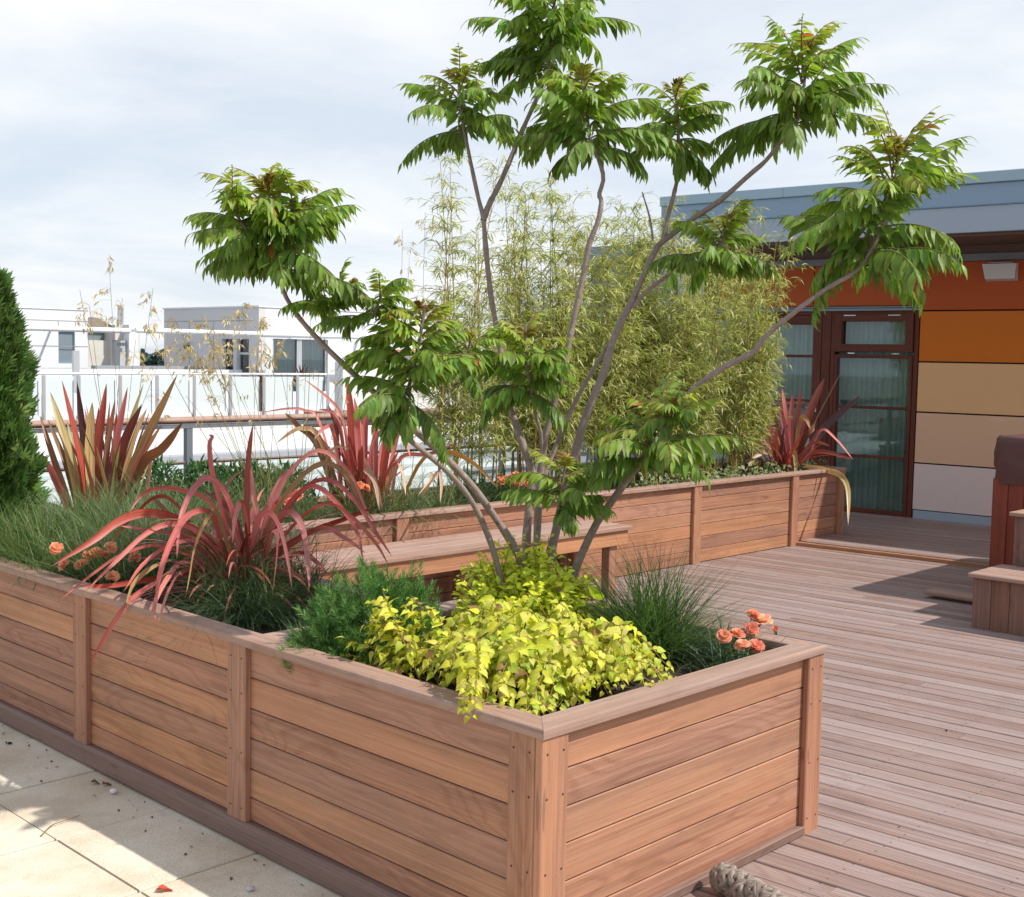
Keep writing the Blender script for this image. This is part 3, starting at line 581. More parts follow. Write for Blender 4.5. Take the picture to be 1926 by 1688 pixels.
# ================================================================== the small tree
SUM = leafmat('sumac_leaf', .46, .36, .38, vein=.45, var=.22)
BARK = None
mb = NT('bark'); g = mb.n('Attribute', attribute_name='gc'); sp = mb.n('SeparateXYZ', {0: (g, 1)}); tcb = mb.n('TexCoord')
nz = mb.n('TexNoise', {'Vector': (tcb, 3), 'Scale': 26., 'Detail': 6., 'Roughness': .65}); nl = mb.n('TexNoise', {'Vector': mb.n('CombineXYZ', {0: mb.math('MULTIPLY', (sp, 0), 55.), 1: mb.math('MULTIPLY', (sp, 1), 30.), 2: (sp, 2)}), 'Scale': 1., 'Detail': 3.})
k = mb.mix((nz, 0), (.19, .135, .115, 1), (.36, .285, .25, 1)); k = mb.mix(mb.n('MapRange', {0: (nl, 0), 1: .60, 2: .72, 4: .7}), o2(k), (.45, .39, .34, 1)); k = mb.mix(mb.n('MapRange', {0: (nl, 0), 1: .40, 2: .28, 4: .7}), o2(k), (.10, .07, .06, 1))
BARK = mb.done(mb.n('BsdfPrincipled', {'Base Color': o2(k), 'Roughness': .7, 'Normal': mb.n('Bump', {'Strength': .5, 'Distance': .004, 'Height': mb.math('ADD', (nz, 0), (nl, 0))})}))
TB = np.array([3.52, 3.27, .61]); TD = dist(TB)
TR = thing('tree', TB, 'small multi stemmed tree with drooping feathery green leaves, growing from the near planter', 'tree')
LT = [leaf_T(.118+.016*i, .10+.13*i, .28, .016, 6, np.array([.12, .80, 1., .82, .45, .03]), .25*(-1)**i) for i in range(4)]
SUMC = [(0., (.24, .10, .045)), (.06, (.24, .17, .045)), (.14, (.33, .38, .06)), (.40, (.235, .35, .055)), (.72, (.175, .29, .047)), (1., (.13, .22, .04))]
def pinnate(acc, twig, p0, az, e0, L, droop, np_, ll, age, hang):
    m = 2*np_+4; ll *= 1.02; s = np.linspace(0, 1, m); el = e0-droop*s**1.15; azs = az+rng.normal(0, .25)*s
    d = np.stack([np.cos(el)*np.cos(azs), np.cos(el)*np.sin(azs), np.sin(el)], -1); P = p0+np.concatenate([[np.zeros(3)], np.cumsum(d[:-1]*L/(m-1), 0)])
    cst = grad([(0, (.25, .08, .04)), (.5, (.20, .16, .06)), (1, (.12, .13, .05))], np.array([age]))[0]
    twig.tube(P, np.linspace(.0042, .0013, m)*(.6+.4*min(1, L/.3)), 4, cst, rng.random(), False)
    side = nrm(np.cross(d, [0, 0, 1.])); idx = np.arange(3, m-1)
    pos, dr, nn, sc_ = [], [], [], []
    for i in idx:
        t_ = (i-3)/(m-5); env = (.62+.38*math.sin(math.pi*min(1, .18+.62*t_)))*(1-.45*max(0, t_-.75)/.25)
        sgs = (1, -1) if i % 2 else ()
        for sg in sgs:
            if rng.random() < .05+.09*age: continue
            v = side[i]*sg*(.80-.2*t_)+d[i]*(.42+.45*t_)+np.array([0, 0, -1.])*(hang*(.75+.5*rng.random()))+rng.normal(0, .10, 3)
            upv = np.cross(side[i], d[i]); upv = upv*(1 if upv[2] > 0 else -1)
            pos.append(P[i]); dr.append(v); nn.append(upv*1.0+side[i]*sg*.75*hang+rng.normal(0, .14, 3)); sc_.append(ll*env*(.88+.24*rng.random()))
    pos.append(P[-1]); dr.append(d[-1]+[0, 0, -.5*hang]); nn.append([0, 0, 1.]+rng.normal(0, .1, 3)); sc_.append(ll*.62)
    k = len(pos); base = grad(SUMC, np.array([age]))[0]; c = vary(base, k, .2)
    tip = np.linspace(0, 1, k)[:, None]; c = c*(1-.0*tip)+tip*np.array([.03, .028, 0])*(.5 if age > .3 else 1)
    odd = rng.random(k) < .003; c[odd] = (.40, .13, .02)
    fr = frames(np.array(dr), np.array(nn)); w_ = rng.integers(0, 4, k); sc_ = np.array(sc_); pos = np.array(pos)
    for q in range(4):
        M_ = w_ == q
        if M_.any(): acc.inst(LT[q], fr[M_], pos[M_], sc_[M_], c[M_], rng.random(M_.sum()))
def px3(pts, d0=TD): return np.array([fd(x, y, d0+dd) for x, y, dd in pts])
def stem(pts, r0, r1, nm='stem', n=46):
    P = smooth_path(px3(pts), n); j = np.arange(n); wob = 1+.05*np.sin(j*1.7+r0*900)+.04*rng.normal(size=n)
    rad = np.linspace(r0, r1, n)*wob*.88
    a = Acc(); a.tube(P, rad, 10, r=rng.random())
    for i in range(4, n-3, 5):                      # leaf scars / nodes
        q = P[i]; v = nrm(rng.normal(size=3)); a.tube(np.array([q+v*rad[i]*.7, q+v*rad[i]*1.12, q+v*rad[i]*1.25]), [rad[i]*.42, rad[i]*.34, .0006], 6, r=rng.random())
    return a.build(nm, BARK, TR, True)
b0 = (1004, 1215, 0)
stem([(1000, 1212, .0), (988, 1110, -.02), (975, 1045, -.03), (932, 975, -.07), (880, 905, -.13), (820, 845, -.20), (770, 800, -.25), (700, 735, -.33), (640, 680, -.39), (592, 632, -.44), (557, 590, -.47), (532, 545, -.49), (517, 480, -.5), (503, 360, -.5)], .0215, .0065)
stem([(985, 1212, -.05), (952, 1150, -.07), (940, 1080, -.09), (917, 1005, -.11), (885, 940, -.15), (842, 888, -.20), (775, 832, -.28), (742, 800, -.32), (750, 760, -.36), (768, 730, -.38), (785, 660, -.42), (800, 575, -.45)], .0165, .0065)
stem([(1002, 1215, .03), (993, 1130, .05), (990, 1025, .08), (997, 930, .12), (1003, 896, .13), (963, 776, .17), (943, 671, .19), (935, 620, .2), (924, 562, .2), (914, 471, .2), (909, 412, .2), (899, 370, .2), (882, 290, .2), (868, 215, .2), (862, 140, .2)], .0225, .0065)
stem([(909, 415, .2), (920, 385, .21), (945, 335, .23), (985, 240, .26), (1018, 165, .28), (1036, 100, .29), (1042, 20, .3), (1046, -70, .3)], .0155, .006)
stem([(1012, 1212, -.0), (1008, 1100, .02), (1012, 960, .04), (1017, 885, .05), (1027, 816, .05), (1042, 762, .05), (1060, 689, .05), (1078, 605, .04), (1094, 533, .04), (1107, 464, .03), (1125, 416, .02), (1131, 380, .02), (1127, 366, .02), (1135, 334, .02), (1124, 296, .02), (1110, 262, .02), (1100, 190, .02), (1093, 140, .02)], .019, .0065)
stem([(1015, 1215, .03), (1025, 1090, .06), (1043, 1010, .08), (1060, 940, .10), (1078, 867, .12), (1103, 780, .14), (1136, 700, .16), (1158, 627, .17), (1191, 562, .18), (1231, 474, .18), (1249, 453, .18), (1307, 409, .17), (1354, 378, .16), (1411, 328, .15), (1441, 302, .14), (1471, 264, .13), (1500, 226, .12), (1512, 160, .12), (1522, 80, .12)], .0225, .0065)
stem([(1247, 455, .18), (1258, 400, .2), (1266, 372, .21), (1277, 318, .22), (1276, 270, .22), (1274, 210, .22), (1268, 165, .22)], .012, .006)
stem([(1190, 580, .175), (1205, 560, .17), (1240, 530, .15), (1282, 508, .12), (1330, 497, .1), (1352, 470, .1), (1372, 420, .1)], .0115, .0055)
stem([(1022, 900, .13), (1042, 849, .16), (1067, 787, .19), (1096, 729, .21), (1130, 672, .22), (1150, 640, .2)], .012, .009)
stem([(1017, 885, .05), (1018, 823, .02), (1008, 780, .0), (1000, 736, -.02), (992, 690, -.03), (988, 612, -.03)], .0085, .0055)
stem([(1040, 1195, -.02), (1057, 1148, -.04), (1086, 1062, -.08), (1122, 985, -.12), (1152, 942, -.15), (1205, 868, -.2), (1263, 791, -.24), (1292, 747, -.25), (1322, 718, -.26), (1365, 689, -.27), (1416, 663, -.28), (1440, 633, -.28), (1500, 583, -.29), (1560, 540, -.3), (1612, 508, -.3), (1650, 450, -.3), (1680, 360, -.3), (1692, 272, -.3)], .0195, .0065)
stem([(1228, 452, .18), (1222, 410, .19), (1208, 362, .2)], .006, .003, 'dead_twig', 14)
ROS = [  # bottom px, top px, depth offset, leaf length, number of leaves, leaflet length
 ((517, 510), (502, 352), -.5, .30, 22, .094), ((470, 440), (430, 385), -.55, .21, 9, .078), ((545, 455), (562, 400), -.45, .225, 10, .082),
 ((615, 585), (660, 545), -.45, .17, 7, .068), ((765, 765), (800, 585), -.42, .255, 22, .092), ((700, 600), (722, 545), -.45, .19, 8, .072),
 ((1000, 745), (987, 630), -.02, .225, 15, .09), ((872, 255), (862, 150), .2, .26, 15, .088), ((1030, 135), (1044, -60), .3, .34, 26, .10),
 ((1116, 285), (1094, 145), .02, .29, 19, .10), ((1276, 290), (1269, 170), .22, .25, 14, .092), ((1490, 240), (1520, 90), .12, .37, 24, .102),
 ((1630, 500), (1690, 285), -.3, .37, 25, .105), ((1330, 500), (1372, 425), .1, .26, 13, .085), ((1195, 878), (1258, 800), -.24, .325, 15, .098),
 ((1050, 965), (1064, 870), -.2, .215, 10, .085), ((1262, 795), (1270, 765), -.28, .19, 6, .07), ((870, 700), (885, 640), -.1, .19, 6, .075)]
for (bx, by), (tx, ty), dd, L0, nl_, ll in ROS:
    pb = fd(bx, by, TD+dd); pt = fd(tx, ty, TD+dd); la, tw = Acc(), Acc(); ax = nrm(pt-pb)
    if L0 < .25: tw.tube(np.array([pb, (pb+pt)/2, pt]), [.006, .005, .004], 6, (.2, .15, .11))
    az0 = rng.uniform(0, 6.28)
    nl_ = int(nl_*1.6)
    for i in range(nl_):
        a_ = (i+.5)/nl_; q = pt+(pb-pt)*min(1, a_**.9*1.02); az = az0+i*2.39996+rng.normal(0, .45)
        if a_ < .10: e0, dr_, hg, L = D2R(82-22*rng.random()), .45, .15, L0*(.18+1.2*a_)
        else: e0 = D2R(60-50*(a_-.10)+rng.normal(0, 15)); dr_ = .7+.6*rng.random(); hg = .22+.55*a_; L = L0*min(1.12, .62+.85*a_)*(.66+.5*rng.random())
        if a_ > .45 and rng.random() < .13: e0 = D2R(rng.uniform(-35, 30)); hg += .25; L *= .9
        e0 += .35*(ax[0]*math.cos(az)+ax[1]*math.sin(az))
        pinnate(la, tw, q, az, e0, L, dr_, max(7, int(9+6*min(1, a_*2.2))), ll*min(1, .48+.95*a_), min(1, a_*.95+.06*rng.random()), hg)
    lc = la.build('leaf_cluster', SUM, TR, True); tw.build('leaf_stalks', vcol('stalk', .5) if 'stalk' not in bpy.data.materials else bpy.data.materials['stalk'], lc, True)
# ================================================================== spiky strap-leaved plants
STRAP = strapmat('strap_leaf')
KC = dict(red=(.42, .085, .055), dred=(.23, .05, .04), pink=(.64, .225, .20), rose=(.50, .135, .12), maroon=(.085, .03, .03), bronze=(.28, .17, .07), brown=(.27, .125, .06), olive=(.24, .27, .10), tan=(.48, .33, .15), cream=(.62, .52, .22), gold=(.42, .24, .05), dead=(.62, .44, .29))
def blade(acc, P, w, colr, side=None, fold=.35, n=18, tw=0., wmax=.45):
    P = smooth_path(P, n); s = np.linspace(0, 1, n); wd = w*np.clip(np.interp(s, [0, .15, wmax, .8, .93, 1], [.62, .8, 1., .72, .36, .03]), .02, 1)
    t_ = nrm(np.gradient(P, axis=0))
    if side is None: side = nrm(np.cross(t_, nrm(CAM-P.mean(0))+rng.normal(0, .35, 3)))
    c = vary(colr, 1, .10)[0]; cc = np.array(c)[None]*(1+.12*np.sin(s*5+rng.random()*6))[:, None]
    acc.strip(P, wd, side, fold, cc, rng.random())
def traced(acc, org2, sx, sy, d0, items, wk=1.):
    for pts, wpx, dt, cn in items:
        P = [(org2[0]+x*sx, org2[1]+y*sy) for x, y in pts]; n = len(P)
        W = [fd(x, y, d0+dt*(i/(n-1))**1.2) for i, (x, y) in enumerate(P)]
        blade(acc, W, wk*wpx*sx*d0/F, KC[cn])
def fan(acc, c, n, L, w, cols, e_lo, e_hi, droop, azr=(0, 6.283), jit=.05):
    for i in range(n):
        az = rng.uniform(*azr); e = D2R(rng.uniform(e_lo, e_hi)); l_ = L*rng.uniform(.65, 1.1); m = 9; s = np.linspace(0, 1, m); el = e-droop*rng.uniform(.6, 1.3)*s**1.6
        d = np.stack([np.cos(el)*math.cos(az), np.cos(el)*math.sin(az), np.sin(el)], -1); p = np.array(c)+[rng.normal(0, jit), rng.normal(0, jit), 0]
        P = p+np.concatenate([[np.zeros(3)], np.cumsum(d[:-1]*l_/(m-1), 0)])
        blade(acc, P, w*rng.uniform(.7, 1.15), KC[cols[rng.integers(len(cols))]], side=np.array([-math.sin(az), math.cos(az), rng.normal(0, .2)]))
# front plant
a = Acc(); c0 = np.array([3.08, 4.72, .62]); d0 = dist(c0); sx = .36345
LV = [
 ([(1290, 800), (1278, 560), (1280, 400), (1292, 250), (1309, 135)], 44, .05, 'red'), ([(1200, 760), (1140, 540), (1100, 380), (1086, 240), (1100, 200), (1080, 188)], 40, .05, 'rose'),
 ([(1240, 800), (1190, 540), (1090, 412), (1000, 470), (935, 620), (915, 830)], 46, -.35, 'pink'), ([(1220, 800), (1090, 540), (950, 475), (820, 462), (730, 500), (668, 592)], 36, -.3, 'rose'),
 ([(1170, 820), (950, 640), (765, 592), (620, 632), (480, 735), (262, 870)], 62, -.6, 'red'), ([(1150, 830), (1010, 680), (870, 648), (745, 705), (610, 830), (440, 1000)], 42, -.7, 'pink'),
 ([(1170, 840), (1095, 600), (980, 600), (895, 720), (830, 900), (800, 1110)], 44, -.95, 'rose'), ([(1190, 820), (1120, 592), (1050, 650), (1000, 780), (980, 900), (957, 1040)], 44, -.75, 'tan'),
 ([(1120, 860), (960, 720), (800, 690), (610, 658)], 44, -.2, 'rose'), ([(1080, 880), (910, 835), (800, 862), (700, 950), (662, 1050), (655, 1115)], 34, -.95, 'tan'),
 ([(1110, 860), (960, 885), (880, 985), (815, 1175)], 34, -1.05, 'pink'), ([(1090, 870), (940, 850), (860, 940), (800, 1060), (805, 1150)], 34, -1.05, 'pink'),
 ([(1300, 820), (1330, 640), (1395, 588), (1450, 660), (1490, 820), (1513, 990)], 48, -.8, 'pink'), ([(1360, 820), (1420, 640), (1500, 585), (1560, 655), (1592, 830), (1600, 995)], 46, -.8, 'pink'),
 ([(1290, 800), (1262, 560), (1240, 540), (1215, 630), (1203, 750)], 40, -.3, 'pink'), ([(1380, 820), (1405, 690), (1430, 700), (1428, 820), (1408, 1035)], 42, -.8, 'pink'),
 ([(1330, 800), (1440, 560), (1570, 395), (1690, 335), (1800, 405), (1870, 560), (1935, 680)], 40, -.2, 'bronze'), ([(1320, 800), (1430, 480), (1550, 325), (1660, 268), (1765, 335), (1840, 440), (1890, 570), (1940, 640)], 32, -.1, 'pink'),
 ([(1320, 800), (1390, 580), (1470, 410), (1532, 375)], 66, .15, 'pink'), ([(1330, 780), (1330, 600), (1310, 480), (1300, 352)], 50, .2, 'pink'),
 ([(1390, 810), (1600, 690), (1800, 615), (1940, 560)], 42, -.1, 'red'), ([(1400, 800), (1550, 620), (1690, 540), (1810, 600), (1940, 740), (2010, 860)], 34, -.4, 'rose'),
 ([(1420, 820), (1650, 672), (1780, 722), (1890, 800)], 38, -.4, 'rose'), ([(1430, 840), (1560, 800), (1640, 850), (1690, 900)], 36, -.4, 'rose'),
 ([(1200, 820), (960, 680), (840, 560), (778, 500)], 38, .1, 'brown'), ([(1250, 790), (1165, 560), (1190, 430), (1262, 368)], 34, .2, 'brown'),
 ([(1120, 880), (910, 920), (750, 940), (550, 970), (425, 966)], 42, -.42, 'red'), 
 ([(1090, 860), (830, 760), (640, 800), (500, 890), (285, 1062)], 28, -.8, 'pink'), ([(1120, 850), (920, 560), (800, 510), (660, 640), (560, 760)], 30, -.2, 'red'),
 ([(1350, 800), (1480, 560), (1620, 450), (1760, 560), (1850, 700), (1880, 860)], 36, -.3, 'rose'), ([(1340, 800), (1560, 480), (1700, 420), (1830, 520), (1950, 700), (2030, 820)], 34, -.3, 'rose'),
 ([(1280, 800), (1210, 600), (1120, 520), (1040, 470)], 34, .1, 'dred'), ([(1340, 790), (1420, 560), (1540, 480), (1570, 460)], 40, .1, 'red'), ([(1230, 830), (1030, 740), (880, 760), (740, 860), (640, 1000)], 34, -.6, 'rose')]
traced(a, (0, 750), sx, sx, d0, LV, .74)
blade(a, [atx(x, y, X) for x, y, X in ((395, 1060, 3.0), (320, 1085, 2.82), (268, 1112, 2.62), (232, 1146, 2.47), (196, 1200, 2.44), (160, 1264, 2.43))], .024, KC['rose'])
fan(a, c0+[.0, .0, .0], 26, .42, .016, ['dead', 'tan', 'brown', 'bronze'], -8, 45, 1.2); fan(a, c0+[.0, .0, .02], 120, .62, .017, ['rose', 'red', 'pink', 'brown', 'pink', 'rose', 'dred'], 12, 78, 1.6)
tag(a.build('spiky_plant', STRAP, base=c0, smooth=True), 'rosy pink spiky plant with arching leaves hanging over the planter rim', 'spiky plant', 'strap leaved spiky plants')
# back left plant
a = Acc(); c1 = np.array([3.52, 6.62, .62]); d1 = dist(c1); s1 = .3323
LB = [([(440, 1640), (330, 1330), (225, 1000)], 46, .1, 'brown'), ([(470, 1640), (400, 1250), (285, 868)], 62, .1, 'cream'), ([(490, 1640), (450, 1250), (350, 800)], 62, 0, 'red'), ([(510, 1640), (485, 1220), (436, 808)], 54, .1, 'maroon'),
 ([(525, 1640), (505, 1200), (522, 925)], 62, -.1, 'cream'), ([(555, 1640), (560, 1200), (603, 818)], 58, .0, 'red'), ([(580, 1640), (600, 1250), (652, 905)], 40, .1, 'brown'), ([(600, 1640), (640, 1250), (722, 838)], 50, .1, 'rose'),
 ([(620, 1640), (670, 1250), (812, 818)], 42, .15, 'olive'), ([(620, 1640), (690, 1200), (802, 935)], 62, -.1, 'dred'), ([(650, 1640), (770, 1250), (1003, 768)], 62, -.1, 'bronze'), ([(650, 1640), (800, 1280), (920, 1180), (1035, 1035)], 66, -.2, 'brown'),
 ([(430, 1640), (310, 1340), (238, 1215)], 52, -.2, 'pink'), ([(660, 1640), (740, 1330), (912, 1055)], 46, .1, 'brown'), ([(540, 1640), (530, 1300), (480, 960)], 44, .2, 'brown'), ([(520, 1640), (545, 1230), (560, 950)], 44, .15, 'dred'),
 ([(600, 1640), (650, 1230), (660, 980)], 44, .2, 'red'), ([(480, 1640), (430, 1300), (380, 1030)], 46, .2, 'olive'), ([(640, 1640), (740, 1180), (830, 960)], 40, .2, 'tan'), ([(460, 1640), (380, 1300), (270, 1020)], 40, .25, 'bronze')]
traced(a, (0, 450), s1, s1, d1, LB, .92); fan(a, c1, 22, .8, .036, ['brown', 'olive', 'cream', 'red', 'tan', 'rose'], 58, 85, .25)
tag(a.build('spiky_plant', STRAP, base=c1, smooth=True), 'upright spiky plant with stiff red, maroon and cream blades beside the conifer', 'spiky plant', 'strap leaved spiky plants')
# plant in front of the handrail, middle
a = Acc(); c2 = np.array([5.32, 6.58, .62]); d2 = dist(c2); s2_ = .29076
LM = [([(1130, 900), (1110, 480), (1098, 250), (1074, 38)], 62, 0, 'red'), ([(1180, 900), (1170, 430), (1140, 300), (1122, 165)], 46, -.1, 'pink'), ([(1050, 900), (1010, 480), (1000, 330), (952, 215)], 42, .1, 'dred'), ([(1100, 880), (1070, 420), (1020, 250), (930, 150), (800, 48)], 26, .1, 'pink'),
 ([(1040, 880), (900, 330), (800, 250), (700, 238), (515, 262)], 24, .0, 'pink'), ([(1030, 900), (880, 470), (760, 350), (675, 265)], 48, .1, 'brown'), ([(1050, 880), (990, 400), (930, 362), (860, 440)], 32, -.3, 'pink'), ([(1200, 880), (1195, 420), (1210, 250), (1262, 190)], 46, .1, 'rose'),
 ([(1260, 880), (1260, 420), (1270, 300), (1318, 118)], 48, .1, 'pink'), ([(1280, 900), (1335, 480), (1370, 360), (1450, 200)], 72, 0, 'red'), ([(1180, 880), (1140, 380), (1145, 280), (1175, 240)], 48, -.2, 'pink'), ([(1300, 880), (1390, 440), (1430, 380), (1490, 570)], 42, -.5, 'pink'),
 ([(1060, 880), (900, 430), (790, 370), (720, 390), (620, 460)], 44, -.1, 'tan'), ([(1400, 900), (1550, 580), (1700, 510), (1850, 560), (1950, 640), (2060, 760)], 34, -.5, 'gold'), ([(1150, 800), (1180, 570), (1235, 650), (1280, 760), (1305, 900)], 44, -.6, 'dead'),
 ([(1330, 800), (1380, 580), (1430, 660), (1455, 805)], 42, -.6, 'dead'), ([(1140, 800), (1170, 640), (1250, 710), (1285, 895)], 38, -.6, 'dead'), ([(1500, 800), (1600, 660), (1620, 690), (1530, 805)], 22, -.6, 'dead'), ([(1560, 800), (1660, 650), (1685, 720), (1678, 850)], 26, -.6, 'dead'),
 ([(1080, 880), (1040, 420), (985, 270), (890, 240)], 34, .1, 'rose'), ([(1200, 880), (1240, 470), (1310, 380), (1400, 250), (1480, 250)], 40, .1, 'rose'), ([(1240, 880), (1300, 470), (1400, 320), (1540, 210)], 36, .15, 'pink'), ([(1000, 900), (940, 600), (1000, 490), (1100, 495)], 26, -.3, 'dead'), ([(1350, 860), (1420, 560), (1600, 530), (1800, 455)], 30, -.2, 'pink')]
traced(a, (340, 700), s2_, s2_, d2, LM, .9); fan(a, c2, 16, .4, .024, ['dead', 'tan', 'brown'], -5, 50, 1.1); fan(a, c2, 30, .66, .042, ['rose', 'red', 'brown', 'dred', 'pink'], 50, 85, .6)
tag(a.build('spiky_plant', STRAP, base=c2, smooth=True), 'spiky plant with red blades and dead tan leaves in front of the handrail', 'spiky plant', 'strap leaved spiky plants')
# plant by the door
a = Acc(); c3 = np.array([10.52, 6.50, .62]); d3 = dist(c3); s3 = .3555
LR = [([(300, 1200), (260, 960), (240, 865)], 32, 0, 'rose'), ([(300, 1200), (275, 940), (255, 785)], 34, .1, 'rose'), ([(310, 1200), (305, 960), (312, 815)], 36, 0, 'rose'), ([(320, 1200), (340, 960), (356, 795)], 36, .1, 'rose'), ([(330, 1200), (390, 960), (480, 735)], 62, .2, 'dred'), ([(330, 1200), (430, 960), (578, 680)], 46, .1, 'brown'),
 ([(340, 1200), (480, 1000), (675, 825)], 50, .2, 'maroon'), ([(320, 1190), (350, 960), (385, 955), (405, 1005)], 30, -.2, 'tan'), ([(330, 1190), (420, 1080), (515, 1095)], 22, -.2, 'rose'), ([(350, 1190), (450, 1125), (640, 1165)], 30, -.3, 'red'), ([(400, 1150), (460, 1010), (540, 1060), (632, 1168)], 22, -.4, 'pink'),
 ([(280, 1200), (190, 1000), (145, 930)], 30, .1, 'rose'), ([(280, 1200), (170, 1040), (75, 1000)], 30, 0, 'rose'), ([(290, 1200), (180, 1090), (90, 1070)], 24, -.1, 'pink'), ([(295, 1140), (320, 1130), (330, 1180), (328, 1262)], 34, -.42, 'cream'), ([(270, 1200), (190, 1130), (120, 1150), (60, 1232)], 34, -.3, 'tan'),
 ([(380, 1200), (480, 1220), (565, 1250), (605, 1330), (606, 1515)], 38, -.75, 'cream'), ([(300, 1200), (220, 960), (215, 880)], 28, .1, 'red')]
traced(a, (1380, 450), s3, s3, d3, LR, .85); fan(a, c3, 44, .62, .028, ['rose', 'red', 'dred', 'maroon', 'brown', 'rose'], 25, 85, .5)
tag(a.build('spiky_plant', STRAP, base=c3, smooth=True), 'dark red spiky plant by the door with one cream leaf hanging down', 'spiky plant', 'strap leaved spiky plants')
# ================================================================== grasses
GRASS = leafmat('grass_blade', .5, .28, .35, var=.15)
def grass(acc, c, n, L, w, cols, spread, e_lo=35, e_hi=88, droop=1.2, base=.06, m=6):
    c = np.array(c, float); az = rng.uniform(0, 2*math.pi, n); q = rng.random(n)**.6; e = D2R(e_hi)-q*D2R(e_hi-e_lo)*spread; l_ = L*rng.uniform(.55, 1.08, n)
    s = np.linspace(0, 1, m); dr = droop*rng.uniform(.4, 1.4, n); el = e[:, None]-dr[:, None]*s[None]**1.7
    d = np.stack([np.cos(el)*np.cos(az)[:, None], np.cos(el)*np.sin(az)[:, None], np.sin(el)], -1)
    P = np.concatenate([np.zeros((n, 1, 3)), np.cumsum(d[:, :-1]*(l_/(m-1))[:, None, None], 1)], 1)+(c+np.stack([rng.normal(0, base, n), rng.normal(0, base, n), np.zeros(n)], -1))[:, None]
    rot = rng.uniform(-.9, .9, n); sd = np.stack([-np.sin(az+rot), np.cos(az+rot), np.zeros(n)], -1)[:, None]
    wd = (w*rng.uniform(.6, 1.2, n)[:, None]*np.interp(s, [0, .3, .7, 1], [.8, 1, .7, .06])[None])[..., None]/2
    V = np.stack([P-sd*wd, P+sd*wd], 2); G = np.zeros((n, m, 2, 3)); G[..., 0] = s[None, :, None]; G[..., 1] = .3; G[..., 2] = rng.random(n)[:, None, None]
    ci = np.array(cols)[rng.integers(0, len(cols), n)]*(1+rng.normal(0, .18, (n, 1))); C = np.clip(ci, .005, .9)[:, None, None]*np.ones((1, m, 2, 1))*np.interp(s, [0, .6, 1], [.9, 1, 1.1])[None, :, None, None]
    i, j = np.meshgrid(np.arange(n), np.arange(m-1), indexing='ij'); b = i*m*2+j*2; Q = np.stack([b, b+1, b+3, b+2], -1).reshape(-1, 4)
    acc.add(V.reshape(-1, 3), Q, C.reshape(-1, 3), G.reshape(-1, 3))
GRN = [(.10, .18, .055), (.135, .22, .065), (.08, .145, .05), (.19, .25, .09)]; GDK = [(.06, .125, .042), (.08, .155, .055), (.065, .11, .042)]; GBL = [(.13, .20, .12), (.16, .22, .12), (.10, .16, .085), (.25, .25, .11)]; GST = [(.34, .27, .12), (.42, .33, .16)]
a = Acc(); grass(a, (3.66, 2.80, .62), 1100, .50, .0042, GDK+GRN[:2], 1., 22, 88, .75, .05, 7); grass(a, (3.66, 2.80, .62), 260, .36, .004, GDK, 1., 5, 40, .9, .07, 7)
tag(a.build('grass_clump', GRASS, base=(3.66, 2.80, .61), smooth=True), 'spiky dark green grass tuft between the yellow leaved shrub and the planter end', 'grass', 'ornamental grass clumps')
a = Acc(); grass(a, (2.98, 4.42, .62), 1000, .40, .004, GDK+[(.09, .12, .07)], 1., 10, 86, 1.5, .09, 7); [grass(a, q_, 420, .46, .0036, GDK+[(.14, .07, .05), (.10, .12, .06)], 1., 25, 86, 1.1, .08, 7) for q_ in ((3.22, 4.45, .62), (3.26, 4.85, .62), (3.25, 5.25, .62))]; grass(a, (2.86, 4.30, .64), 340, .50, .0036, GDK+GBL[:2], 1., -5, 45, 1.5, .08, 7)
tag(a.build('grass_clump', GRASS, base=(2.98, 4.42, .61), smooth=True), 'grass tuft drooping over the rim beneath the rosy spiky plant', 'grass', 'ornamental grass clumps')
a = Acc()
for x, y, n, L in ((2.78, 5.95, 1100, .42), (2.75, 6.35, 900, .42), (3.05, 6.2, 900, .46), (2.72, 5.6, 500, .34), (2.66, 6.8, 700, .5)): grass(a, (x, y, .62), n, L, .0042, GRN+GDK[:1]+[(.20, .20, .07)], 1., 25, 88, .9, .09, 6)
tag(a.build('grass_clump', GRASS, base=(2.8, 6.1, .61), smooth=True), 'broad mound of fine green grass at the foot of the conifer', 'grass', 'ornamental grass clumps')
a = Acc()
for x, y in ((3.1, 5.85), (3.25, 5.5), (3.2, 6.3), (3.85, 6.35), (3.5, 6.3), (3.15, 5.2), (2.85, 5.2), (4.15, 6.4), (3.3, 5.95)): grass(a, (x, y, .62), 520, .52, .004, GBL+GRN, 1., 30, 88, 1.0, .1, 6)
tag(a.build('grass_clump', GRASS, base=(3.2, 5.85, .61), smooth=True), 'blue green grass in front of the stiff red and cream spiky plant', 'grass', 'ornamental grass clumps')
a = Acc()
for x, y in ((4.75, 6.5), (5.1, 6.35), (5.45, 6.32), (5.8, 6.4), (4.5, 6.45), (5.3, 6.5)): grass(a, (x, y, .62), 420, .42, .0048, GBL+GRN+[(.30, .22, .10)], 1., 5, 86, 1.2, .09, 6)
tag(a.build('grass_clump', GRASS, base=(5.2, 6.4, .61), smooth=True), 'tangled green and straw coloured grass under the spiky plant by the handrail', 'grass', 'ornamental grass clumps')
